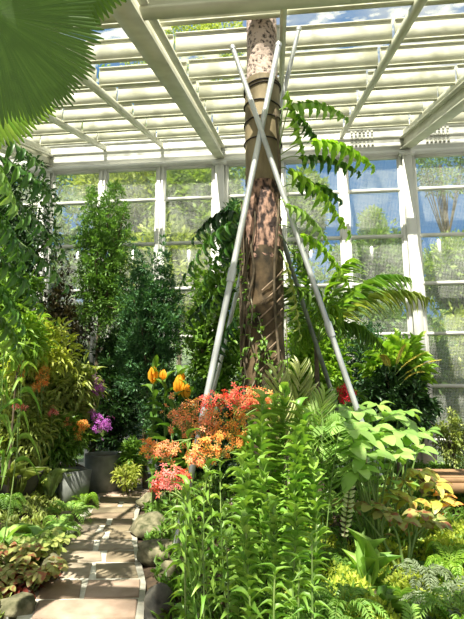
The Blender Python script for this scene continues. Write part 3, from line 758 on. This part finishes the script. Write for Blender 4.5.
rt = thing('aerial_root', 'dark shaggy aerial roots hugging the left side of the trunk', 'root', ground(.1, 4.6))
m = MB()
for i in range(46):
    a = rng.uniform(2.3, 4.1); z1 = rng.uniform(2.6, 3.6); z0 = z1 - rng.uniform(.4, 1.3); z = np.linspace(z0, z1, 10); aa = a + .25 * np.sin(z * 5 + i) + (z - z0) * rng.normal() * .3
    rr = .215 + .02 * rng.random() + .02 * np.abs(np.sin(z * 9 + i)); m.tube(np.stack([.335 + rr * np.cos(aa), TY + rr * np.sin(aa), z], -1), rng.uniform(.005, .014), 5, 0, False)
part(m, 'root_strands', stem_b, rt)
m = MB()
for i in range(7):
    z = np.linspace(0, 1, 8); a = -2.1 + z * 1.2 + i * .06; m.tube(np.stack([.335 + .225 * np.cos(a), TY + .225 * np.sin(a), 1.75 + i * .14 + z * .25], -1), .008, 5, 0, False)
part(m, 'sunlit_streak_strands', root_m, rt)  # pale diagonal strands stand in for sunlit streaks across the trunk

# ------------------------------------------------------------------ palms right of the trunk
pm = thing('slender_palm', 'slender palm with fine arching leaflets reaching across the right column', 'palm', ground(P(318, 400, 5.9)[0], 5.9))
b0 = PLOC[pm.name]; cr_ = P(316, 345, 5.9)
m = MB(); m.tube(bez(b0, cr_, 0, 6), [.05, .045, .04, .035, .03, .025], 8); part(m, 'stem', stem_b, pm)
for x1, y1, Y, sg, LL, dr, mt in [(405, 280, 5.5, .25, .42, .15, 'fern'), (428, 300, 5.7, .3, .40, .3, 'olive'), (352, 262, 5.6, .15, .38, .3, 'bright'), (288, 288, 5.6, .15, .35, .5, 'mid'),
                          (300, 250, 6.0, .1, .35, .5, 'bright'), (380, 345, 5.5, .25, .35, .5, 'mid'), (360, 290, 6.3, .2, .4, .4, 'mid'), (335, 310, 5.3, .2, .33, .5, 'bright'), (296, 345, 5.5, .2, .3, .5, 'bright')]:
    m = MB(); frond_geo(m, cr_, P(x1, y1, Y), sg, 20, LL * 1.1, .02, 'lance_droop', .6, 1, .008, dr, .18); part(m, 'leaf', [stem_g, MATS[mt]], pm)
sp_ = thing('seedling_palm', 'young palm with pale striped fan of upright leaflets before the trunk', 'palm', ground(P(292, 500, 3.9)[0], 3.9))
b0 = PLOC[sp_.name] 
for x1, y1, Y, mt, LL in [(276, 372, 3.9, 'striped', .30), (300, 368, 4.0, 'striped', .32), (325, 395, 3.9, 'pale', .30), (338, 425, 3.7, 'fern', .28), (262, 395, 4.1, 'olive', .25)]:
    m = MB(); frond_geo(m, b0 + [0, 0, .15], P(x1, y1, Y), .08, 16, LL, .026, 'strap_up', .55, 1, .007, -.15, .45, side_up=(0, -1, .2)); part(m, 'leaf', [stem_g, MATS[mt]], sp_)
sp2 = thing('seedling_palm', 'small green palm arching right beside the leafy canes', 'palm', ground(P(322, 520, 3.3)[0], 3.3))
b0 = PLOC[sp2.name]
for x1, y1, Y in [(340, 430, 3.3), (302, 430, 3.4), (322, 412, 3.5)]:
    m = MB(); frond_geo(m, b0 + [0, 0, .1], P(x1, y1, Y), .10, 16, .17, .012, 'lance', .7, 1, .005, .1, .3, side_up=(0, -1, .4)); part(m, 'leaf', [stem_g, MATS['fern']], sp2)

# ------------------------------------------------------------------ orange orchids on the right bed
def cpt(px, py, Y, dz=0): return P(px, py, Y) + np.array([0, 0, dz])
GR = lambda px, py, Y: ground(P(px, py, Y)[0], Y)
orch = [
 ('reed-stemmed orchid with salmon and orange flower heads around the left pole', [((205, 560, 3.1), (188, 440, 3.1)), ((190, 560, 3.15), (172, 470, 3.15)), ((215, 560, 3.2), (205, 450, 3.2))],
  [((188, 416, 3.2), (27, 24), 75, 'salmon_petal'), ((206, 428, 3.15), (17, 20), 50, 'salmon_petal'), ((210, 402, 3.3), (20, 14), 36, 'red_petal'), ((165, 450, 3.1), (24, 13), 46, 'salmon_petal'), ((150, 446, 3.2), (12, 10), 22, 'orange_petal')]),
 ('reed-stemmed orchid with deep red-orange flower heads nearest the trunk', [((235, 560, 3.2), (232, 430, 3.2)), ((245, 560, 3.3), (250, 430, 3.3))],
  [((262, 396, 3.3), (15, 12), 36, 'salmon_petal'), ((236, 398, 3.3), (26, 14), 60, 'red_petal'), ((257, 404, 3.35), (17, 14), 36, 'salmon_petal'), ((232, 424, 3.15), (22, 20), 52, 'orange_petal')]),
 ('reed-stemmed orchid with bright orange-yellow flower heads above the green canes', [((215, 560, 2.95), (208, 470, 2.95)), ((228, 560, 3.0), (220, 460, 3.0))],
  [((214, 447, 3.0), (28, 18), 60, 'orange_petal'), ((245, 440, 3.05), (12, 10), 18, 'orange_petal'), ((200, 458, 3.0), (16, 10), 28, 'salmon_petal')]),
 ('orchid with a low pinkish-red flower head hanging over the path edge', [((180, 600, 2.9), (184, 500, 2.9)), ((192, 600, 2.95), (180, 510, 2.95))],
  [((170, 478, 3.0), (18, 13), 48, 'pink_petal'), ((157, 486, 3.05), (10, 8), 16, 'red_petal'), ((184, 476, 3.0), (10, 9), 16, 'red_petal')]),
]
for lab, canes, heads in orch:
    root = thing('reed_stem_orchid', lab, 'orchid', GR(*canes[0][0]), 'orange orchids in the right bed')
    for (b_, t_) in canes:
        m = MB(); cane(m, GR(*b_), P(*t_), rng.normal(size=3) * .03, 18, .15, .036, 'lance_droop', 1, .006, .1, None, .45); part(m, 'cane', [stem_g, MATS['cane']], root)
    for (c_, (rx, ry), n_, mt) in heads:
        Y = c_[2]; flowers(P(*c_), (px2m(rx, Y), .11, px2m(ry, Y)), int(n_ * 1.4), .052, mt, root, stemfrom=P(*canes[0][1]))
# long arching cane below the pink head
canes_plant('reed_stem_orchid', 'bare-legged orchid cane with long narrow arching leaves beside the path rocks', 'orchid',
            [(GR(190, 600, 2.75), P(188, 492, 2.75))], .20, .034, 'cane', 'lance_droop', .03, .35, 'orange orchids in the right bed', .15, .008)
# bright green canes with short leaves
CN = [('tall bright green leafy canes standing highest in front of the trunk', [(285, 395), (275, 405), (300, 410)], 3.15),
      ('bright green leafy canes just right of the orange flowers', [(255, 425), (243, 445), (266, 415)], 3.0),
      ('bright green leafy canes leaning right beside the young palm', [(303, 430), (316, 455), (292, 440)], 2.95),
      ('dense green leafy canes in the lower middle below the flowers', [(240, 470), (252, 480), (264, 468)], 2.75),
      ('lowest green leafy canes near the bottom edge', [(272, 512), (292, 505), (250, 525)], 2.5)]
for lab, tops, Y in CN:
    specs = []
    for (x, y) in tops:
        xx = 232 + (x - 232) * .97 + random.uniform(-4, 4); specs.append((GR(xx, 600, Y + random.uniform(-.1, .1)), P(x + random.uniform(-6, 6), y + random.uniform(-14, 14), Y)))
    canes_plant('leafy_cane_plant', lab, 'plant', specs, Y * .040, Y * .019, 'cane', 'boat', Y * .0062, .95, 'leafy canes in front of the trunk', .05, .008)
CN2 = [('green canes with drooping oval leaves at the bottom centre left', [(202, 530), (226, 540)], 2.6), ('short green canes at the very bottom centre', [(300, 560), (275, 575), (312, 540)], 2.35)]
for lab, tops, Y in CN2:
    canes_plant('leafy_cane_plant', lab, 'plant', [(GR(x, 600, Y), P(x, y, Y)) for x, y in tops], .10, .028, 'cane', 'lance_droop', .024, .4, 'leafy canes in front of the trunk', .05, .007)
# aerial roots looping by the dark rock
m = MB()
for i in range(9):
    a = GR(170 + i * 3, 600, 2.8) + [0, 0, .02]; b = GR(150 + i * 6, 590, 2.85 + .05 * (i % 3)) + [0, 0, .03]; m.tube(bez(a, b, random.uniform(.08, .2), 10, rng.normal(size=3) * .06), .0045, 5)
tag(m.build('aerial_root', stem_p, None, GR(170, 600, 2.8)), 'tangle of pale aerial roots looping beside the dark rock', 'root')

# ------------------------------------------------------------------ broad umbrella-leaved plant on the right
def umbrella_plant(name, label, base, tips, L, W, mat, per=7, cat='plant', tm='oval', stem=stem_g, rr=.012, group=None, tilt=-.15):
    root = thing(name, label, cat, base, group)
    m = MB(); ml = MB()
    for t_ in tips:
        pts = bez(base, t_, .05, 8, rng.normal(size=3) * .03); m.tube(pts, np.linspace(rr, rr * .35, 8), 6, 0, False)
        a = np.arange(per) / per * 2 * PI + rng.uniform(0, 6); d = np.stack([np.cos(a), np.sin(a), np.full(per, tilt) + rng.normal(size=per) * .2], -1)
        ml.leaves(t_ + d * .02, d, (0, -.35, 1.) + rng.normal(size=(per, 3)) * .12, L * rng.uniform(.75, 1.15, per), W * rng.uniform(.8, 1.1, per), tm)
        q = max(2, per // 2); a = rng.uniform(0, 6, q); d = np.stack([np.cos(a), np.sin(a), np.full(q, .2)], -1)
        ml.leaves(pts[rng.integers(4, 7, q)], d, (0, 0, 1.), L * .8, W * .8, tm)
    part(m, 'stem', stem, root); part(ml, 'foliage', mat, root); return root
umbrella_plant('frangipani', 'plant with big pale green oval leaves in whorls around the pole foot', GR(375, 520, 3.8),
    [P(*q) for q in [(352, 430, 3.5), (372, 428, 3.7), (330, 428, 3.7), (365, 455, 3.45), (382, 436, 3.6), (350, 446, 3.45), (398, 420, 4.0), (358, 412, 3.9), (410, 436, 3.9), (338, 412, 3.9), (345, 422, 3.7), (362, 440, 3.6), (385, 418, 3.9), (400, 432, 3.8), (340, 452, 3.5), (415, 450, 3.8), (372, 415, 4.1), (358, 470, 3.4), (326, 440, 3.8), (392, 455, 3.6)]], .175, .10, 'broad', 7)
umbrella_plant('frangipani', 'yellow-green whorled plant behind the big oval leaves', GR(400, 480, 4.6),
    [P(*q) for q in [(350, 408, 4.6), (378, 405, 4.7), (405, 412, 4.6), (425, 432, 4.5), (330, 418, 4.5)]], .17, .08, 'fern', 7)
umbrella_plant('croton', 'croton with yellow blotched leaves and an orange tip near the timber bench', GR(415, 560, 3.9),
    [P(*q) for q in [(400, 478, 3.9), (420, 470, 3.9), (435, 482, 4.0), (392, 492, 3.8), (412, 500, 3.8), (440, 500, 3.9)]], .15, .075, 'croton', 7, tilt=-.3)
umbrella_plant('begonia', 'low begonia with brown-edged yellow leaves below the croton', GR(405, 590, 3.5),
    [P(*q) for q in [(385, 512, 3.5), (402, 520, 3.5), (420, 512, 3.6), (436, 520, 3.6), (372, 505, 3.5), (345, 500, 3.6)]], .11, .075, 'begonia', 6, tilt=-.2)
umbrella_plant('croton', 'small croton with orange-red young leaves at the right', GR(448, 560, 3.9),
    [P(*q) for q in [(441, 496, 4.0), (450, 506, 3.9)]], .09, .05, 'orange_petal', 6, tilt=.1)
rosette('birds_nest_fern', 'clump of upright broad lime green straps in the lower right bed', 'fern', GR(368, 600, 3.25), .34, 14, .06, 'fern', 'strap_up', 1.3)
rosette('birds_nest_fern', 'small shiny strap-leaved rosette at the bottom right', 'fern', GR(382, 640, 2.7), .2, 12, .06, 'mid', 'strap_up', .8)
rosette('grass_tuft', 'fountain-like tuft of fine green grass blades in the moss', 'grass', GR(402, 610, 3.0), .24, 110, .011, 'bright', 'strap_fall', .9)
rosette('grass_tuft', 'finer grass tuft by the lime straps left of the big tuft', 'grass', GR(335, 600, 3.1), .22, 80, .010, 'fern', 'strap_fall', .9)
rosette('spider_plant', 'thin arching straps crossing the gap right of the canes', 'plant', GR(325, 560, 3.2), .36, 40, .018, 'fern', 'strap_fall', .7)
rosette('bromeliad', 'dark purple-brown rosette set in the moss', 'bromeliad', GR(375, 615, 3.0), .11, 16, .035, 'brown_dark', 'strap_up', .7)
# upright leaf with dark and pale bars
zb = thing('zebra_leaf_plant', 'plant with one upright leaf barred in dark and cream', 'plant', GR(345, 560, 3.4))
m = MB(); frond_geo(m, GR(345, 560, 3.4) + [0, 0, .3], P(351, 474, 3.4), .0, 14, .055, .022, 'ovate_flat', 1, 1, .004, 0, .02, side_up=(0, -1, 0), taper=lambda T: np.sin(PI * (.1 + .85 * T)) ** .6); part(m, 'leaf', [stem_b, MATS['striped']], zb)
# ferns of the right bed
FR = [((318, 660), 2.35, .34, 'fern', 'feathery fern with light fronds at the bottom edge right of the canes'), ((345, 650), 2.55, .34, 'fern', 'feathery fern between the canes and the small strap rosette'),
      ((440, 640), 2.7, .36, 'grey_fern', 'silvery grey-green fern at lower right'), ((462, 650), 2.5, .34, 'fern', 'green fern in the bottom right corner'),
      ((415, 680), 2.2, .30, 'fern', 'small fern at the bottom edge below the grass tuft'), ((345, 560), 3.5, .30, 'mid', 'dark green fern in the shade beneath the big oval leaves'),
      ((425, 600), 3.2, .3, 'grey_fern', 'upright greyish fern behind the silvery one'), ((375, 700), 2.15, .28, 'bright', 'bright fern at the bottom edge in the middle of the moss'),
      ((455, 600), 3.4, .28, 'bright', 'yellowish fern at the right edge above the grey ferns'), ((325, 585), 3.3, .26, 'mid', 'small mid green fern at the foot of the canes')]
for (px, py), Y, R, mt, lab in FR:
    fern('fern', lab, GR(px, py, Y), R * .72, 14, .055, .012, mt, hgt=.55, nl=22, group='ferns in the right bed')
# bushy dark shrub with yellow sprays in front of the column
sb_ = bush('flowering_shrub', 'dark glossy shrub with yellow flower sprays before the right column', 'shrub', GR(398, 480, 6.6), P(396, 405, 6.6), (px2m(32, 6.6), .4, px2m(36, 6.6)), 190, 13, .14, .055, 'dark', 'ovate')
for (x0, y0), (x1, y1) in [((395, 375), (428, 352)), ((400, 385), (424, 372)), ((390, 372), (382, 355)), ((395, 372), (405, 345)), ((398, 380), (440, 360))]:
    m = MB(); frond_geo(m, P(x0, y0, 6.3), P(x1, y1, 6.2), .05, 40, .07, .022, 'ovate_flat', .9, 1, .005, .1, .2); part(m, 'flower_spray', [stem_g, MATS['yellow_spray']], sb_)
wall_bush(398, 372, 20, 22, 6.9, 'bright', 'upright bright green leafy top left of the yellow sprays', 'shrub', 'shrub', 60, 10, .2, .06, 'strap_up', .25, up=.8)
# red ginger flower
rg = canes_plant('red_ginger', 'ginger with a crimson flower head between the two right poles', 'plant', [(GR(350, 470, 5.9), P(348, 405, 5.9)), (GR(342, 470, 6.0), P(338, 400, 6.0)), (GR(362, 470, 6.0), P(365, 408, 6.0))], .3, .06, 'mid', 'strap', .06, .6)
flowers(P(346, 395, 5.8), (px2m(9, 5.8), .08, px2m(11, 5.8)), 60, .09, 'crimson_petal', rg)
# yellow-bract flowers left of the pole
yg = canes_plant('ginger_lily', 'broad-leaved plant with upright golden yellow bracts left of the pole', 'plant', [(GR(152, 480, 6.6), P(153, 372, 6.6)), (GR(166, 480, 6.5), P(165, 385, 6.5)), (GR(182, 480, 6.5), P(180, 378, 6.5)), (GR(186, 480, 6.4), P(187, 392, 6.4)), (GR(170, 480, 6.3), P(172, 405, 6.3))], .34, .10, 'mid', 'ovate', .10, .8)
for px, py, Y, h in [(153, 374, 6.5, 18), (163, 374, 6.4, 10), (179, 384, 6.4, 20), (186, 390, 6.35, 14), (181, 376, 6.5, 12)]:
    m = MB(); n_ = 14; a = rng.uniform(0, 2 * PI, n_); d = np.stack([np.cos(a) * .2, np.sin(a) * .2, np.ones(n_)], -1)
    m.leaves(P(px, py, Y) + np.array([0, 0, -px2m(h * .5, Y)]) + rng.normal(size=(n_, 3)) * .012, d, np.stack([np.cos(a), np.sin(a), a * 0], -1), px2m(h, Y) * .9, px2m(5, Y), 'ovate_flat'); part(m, 'flower_bract', 'yellow_bract', yg)

# ------------------------------------------------------------------ left bed: pots and what grows in them
bx_c = GR(75, 485, 7.0)
def box_pot(c, w_, h, label, ang=.5):
    m = MB(); t = .03; W2 = w_ / 2; W1 = W2 * .86
    O = [(-1,-1),(1,-1),(1,1),(-1,1)]
    V = [(x*W1, y*W1, 0) for x, y in O] + [(x*W2, y*W2, h) for x, y in O] + [(x*(W2-t), y*(W2-t), h) for x, y in O] + [(x*(W2-t), y*(W2-t), h-.05) for x, y in O]
    V = [(c[0] + x*math.cos(ang) - y*math.sin(ang), c[1] + x*math.sin(ang) + y*math.cos(ang), c[2] + z) for x, y, z in V]
    f = [(0,3,2,1)] + [(i, (i+1)%4, (i+1)%4+4, i+4) for i in range(4)] + [(i+4, (i+1)%4+4, (i+1)%4+8, i+8) for i in range(4)] + [(i+8, (i+1)%4+8, (i+1)%4+12, i+12) for i in range(4)]
    root = thing('planter', label, 'pot', c); mm = MB(); mm.add(V, f); o = mm.build('body', concrete, root, c, False)
    mm = MB(); mm.add(V[12:], [(0, 1, 2, 3)]); mm.build('potting_soil', soil, root, c, False); return root
def round_pot(c, r0, r1, h, label, mat, name='planter'):
    root = thing(name, label, 'pot', c); m = MB(); k = 36
    prof = [(r0*.9, 0), (r0, .01), ((r0+r1)/2, h*.5), (r1, h*.97), (r1, h), (r1-.03, h), (r1-.035, h-.06)]
    V = [(c[0] + r*math.cos(2*PI*j/k), c[1] + r*math.sin(2*PI*j/k), c[2] + z) for r, z in prof for j in range(k)]
    f = [(i*k+j, i*k+(j+1)%k, (i+1)*k+(j+1)%k, (i+1)*k+j) for i in range(len(prof)-1) for j in range(k)]
    m.add(V, f); part(m, 'body', mat, root)
    m = MB(); m.add([(c[0] + (r1-.035)*math.cos(2*PI*j/k), c[1] + (r1-.035)*math.sin(2*PI*j/k), c[2]+h-.055) for j in range(k)] + [(c[0], c[1], c[2]+h-.04)], [(j, (j+1)%k, k) for j in range(k)])
    part(m, 'potting_soil', soil, root); return root
box_pot(GR(71, 485, 6.9), .40, .46, 'square grey planter with tapered sides near the path, in front of the round one', .75)
round_pot(GR(103, 485, 8.0), .27, .31, .60, 'large round dark grey planter at the far end of the path', concrete)
round_pot(GR(14, 500, 6.4), .22, .34, .33, 'wide dark bowl planter in shade at the left edge', bowlm)
# plants in the pots
pz = lambda px, Y, z: np.array([P(px, 0, Y)[0], Y, z])
rosette('strap_orchid', 'strap-leaved orchid growing in the square grey planter', 'orchid', pz(71, 6.9, .62), .42, 30, .035, 'olive', 'strap_up', 1.25)
vo = rosette('strap_orchid', 'purple-flowered orchid in the round grey planter', 'orchid', pz(102, 8.0, .56), .50, 40, .04, 'mid', 'strap_up', 1.2)
for px, py, rx, ry, n_ in [(96, 386, 9, 11, 60), (103, 424, 11, 12, 65), (93, 416, 5, 8, 20), (88, 390, 6, 6, 18)]:
    flowers(P(px, py, 7.2), (px2m(rx, 7.8), .1, px2m(ry, 7.8)), n_, .085, 'purple_petal', vo, stemfrom=pz(102, 8.0, .6))
OL = [('orange orchid in flower below the hanging leaves at left', (40, 480, 6.6), [((43, 378), (8, 16), 50, 'orange_petal'), ((38, 386), (6, 6), 14, 'orange_petal')], 'olive'),
      ('peach orchid half hidden behind the split leaves at the left edge', (18, 480, 6.2), [((20, 365), (8, 14), 30, 'orange_petal'), ((18, 405), (9, 8), 26, 'pink_petal')], 'olive'),
      ('orchid with loose orange sprays right over the square planter', (75, 480, 6.9), [((83, 425), (9, 9), 34, 'orange_petal'), ((68, 423), (6, 6), 18, 'salmon_petal'), ((77, 437), (5, 4), 12, 'orange_petal')], 'olive'),
      ('orchid with one small pink flower head above the leaves at left', (50, 480, 6.7), [((52, 412), (5, 7), 22, 'pink_petal')], 'pale')]
for lab, (px, py, Y), hs, lm in OL:
    r_ = rosette('strap_orchid', lab, 'orchid', GR(px, py, Y) if px != 75 else pz(75, 6.95, .62), .50, 30, .028, lm, 'strap_up', 1.2)
    for (hx, hy), (rx, ry), n_, mt in hs: flowers(P(hx, hy, Y - .1), (px2m(rx, Y), .08, px2m(ry, Y)), n_, .08, mt, r_, stemfrom=PLOC[r_.name])
LB = [(38, 350, 34, 26, 6.8, 'yellow', 'yellow-green leafy shrub under the hanging split leaves', 90, 11, .17, .05, 'lance'),
      (20, 430, 34, 28, 6.7, 'olive', 'mixed olive leafy shrub above the dark bowl planter', 180, 12, .17, .045, 'lance'),
      (55, 440, 24, 24, 7.0, 'mid', 'small leafy shrub behind the square planter', 120, 12, .16, .045, 'lance'),
      (75, 392, 18, 20, 7.3, 'olive', 'leafy stems with pale curled tips by the purple flowers', 90, 11, .18, .06, 'lance_droop'),
      (28, 392, 34, 22, 7.0, 'olive', 'yellowish-green leafy shrub behind the orange orchid at left', 90, 11, .16, .045, 'lance'),
      (135, 458, 14, 14, 8.0, 'mid', 'small green bush at the far right corner of the path', 60, 11, .12, .04, 'lance'),
      (128, 476, 12, 9, 7.6, 'yellow', 'low yellow-green plant at the far end of the path beside the round planter', 50, 10, .09, .035, 'lance'),
      (20, 340, 16, 22, 6.0, 'bright', 'bright yellow-green shrub top at the left edge', 60, 11, .17, .05, 'lance_droop')]
for a in LB: wall_bush(a[0], a[1], a[2], a[3], a[4], a[5], a[6], 'shrub', 'shrub', a[7], a[8], a[9], a[10], a[11], .3, thick=.015)
# bamboo-like blades at the left edge
canes_plant('bamboo', 'bamboo-like green stems with long drooping blades at the left edge', 'bamboo', [(GR(-10, 560, 4.4), P(5, 330, 4.4)), (GR(0, 560, 4.5), P(22, 350, 4.5)), (GR(-20, 560, 4.3), P(-8, 310, 4.3))], .30, .032, 'fern', 'strap_fall', .09, .2, None, .45)
# foreground of the left bed
rosette('birds_nest_fern', 'broad glossy bird nest rosette in the left bed', 'fern', GR(38, 530, 5.1), .42, 22, .12, 'broad', 'strap', .7)
rosette('birds_nest_fern', 'smaller pale green rosette at the left edge of the bed', 'fern', GR(4, 545, 4.8), .34, 18, .09, 'broad', 'strap', .7)
rosette('birds_nest_fern', 'flat-lying green rosette below the large one', 'fern', GR(30, 560, 4.6), .30, 14, .10, 'mid', 'strap_fall', .5)
for (px, py), Y, R, mt, lab in [((70, 515), 6.1, .42, 'fern', 'light green fern spilling over the left path edge'), ((84, 505), 6.8, .30, 'bright', 'bright small fern beside the square planter'), ((60, 530), 5.5, .32, 'fern', 'soft fern next to the bird nest rosette'), ((2, 520), 5.6, .3, 'mid', 'dark fern in front of the bowl planter')]:
    fern('fern', lab, GR(px, py, Y), R * .85, 14, .075, .018, mt, hgt=.5, nl=18, group='ferns in the left bed')
rosette('bromeliad', 'bromeliad with dark red strap leaves at the left path edge', 'bromeliad', GR(34, 580, 4.25), .26, 20, .055, 'red_leaf', 'strap', .9)
rosette('bromeliad', 'low dark red rosette in the lower left corner', 'bromeliad', GR(14, 605, 4.0), .22, 22, .045, 'red_leaf', 'strap', .6)
for x, y, Y, mt, lab in [(10, 560, 4.3, 'begonia', 'patterned begonia clump at the left edge'), (28, 592, 4.05, 'begonia', 'brown and yellow begonia above the bottom left rocks'), (42, 552, 4.6, 'olive', 'small olive-leaved plant behind the dark red leaves')]:
    b_ = GR(x, y + 15, Y); umbrella_plant('begonia', lab, b_, [b_ + np.array([random.uniform(-.22, .22), random.uniform(-.15, .15), random.uniform(.12, .3)]) for _ in range(12)], .09, .06, mt, 6, rr=.005)

# ------------------------------------------------------------------ timber bench on the right
tbn = thing('timber_bench', 'low reddish timber bench at the right edge above dark shade', 'bench', ground(2.75, 5.2))
zt = P(450, 478, 5.1)[2]; x0 = P(432, 480, 5.1)[0]
m = MB()
for i in range(5): m.box((x0, 5.05 + i * .13, zt - .04), (x0 + 1.6, 5.05 + i * .13 + .115, zt))
part(m, 'top', wood, tbn)
m = MB(); m.box((x0 + .02, 5.04, zt - .14), (x0 + 1.58, 5.07, zt - .04)); part(m, 'front_board', wood, tbn)
for dx in (.08, 1.45):
    for dy2 in (.06, .55):
        m = MB(); m.box((x0 + dx, 5.05 + dy2, .1), (x0 + dx + .08, 5.05 + dy2 + .08, zt - .04)); part(m, 'leg', wood, tbn)

# ------------------------------------------------------------------ ground cover nobody could count
def cover(name, label, cat, xr, yr, n, L, W, mat, tm='quad', up=.6, hmask=None, lift=.0):
    x = rng.uniform(*xr, n); y = rng.uniform(*yr, n)
    l = np.interp(y, PY, PL); r = np.interp(y, PY, PR); k = (x > r + .12) | (x < l - .12)
    if hmask is not None: k &= hmask(x, y)
    x, y = x[k], y[k]; n = len(x); z = gz(x, y) + lift * np.abs(np.sin(x * 7) * np.cos(y * 6)) * rng.uniform(.2, 1, n)
    d = rand_dir(n, up); m = MB(); m.leaves(np.stack([x, y, z], -1), d, rand_dir(n, .6), L * rng.uniform(.6, 1.3, n), W * rng.uniform(.7, 1.3, n), tm)
    return tag(m.build(name, mat, None, (float(x.mean()), float(y.mean()), 0)), label, cat, None, 'stuff')
cover('moss', 'cushions of yellow-green spikemoss carpeting the right bed', 'moss', (.25, 3.2), (2.0, 4.6), 90000, .04, .018, 'moss', 'quad', .7, lambda x, y: np.sin(x * 3.3 + 1) * np.cos(y * 2.9) > -.6, .17)
cover('groundcover', 'low green leaves filling the gaps of the right bed', 'ground cover', (-1.2, 3.6), (2.0, 8.0), 16000, .10, .04, 'mid', 'lance', .9, None, .10)
cover('groundcover', 'low mixed leaves covering the left bed', 'ground cover', (-5, -1.4), (3.0, 8.8), 15000, .09, .035, 'olive', 'lance', .9, None, .08)
cover('leaf_litter', 'dry brown leaf litter under the plants', 'leaves', (-5, 4), (2.0, 9.5), 9000, .08, .035, 'brown_dark', 'lance', .1, None, .02)
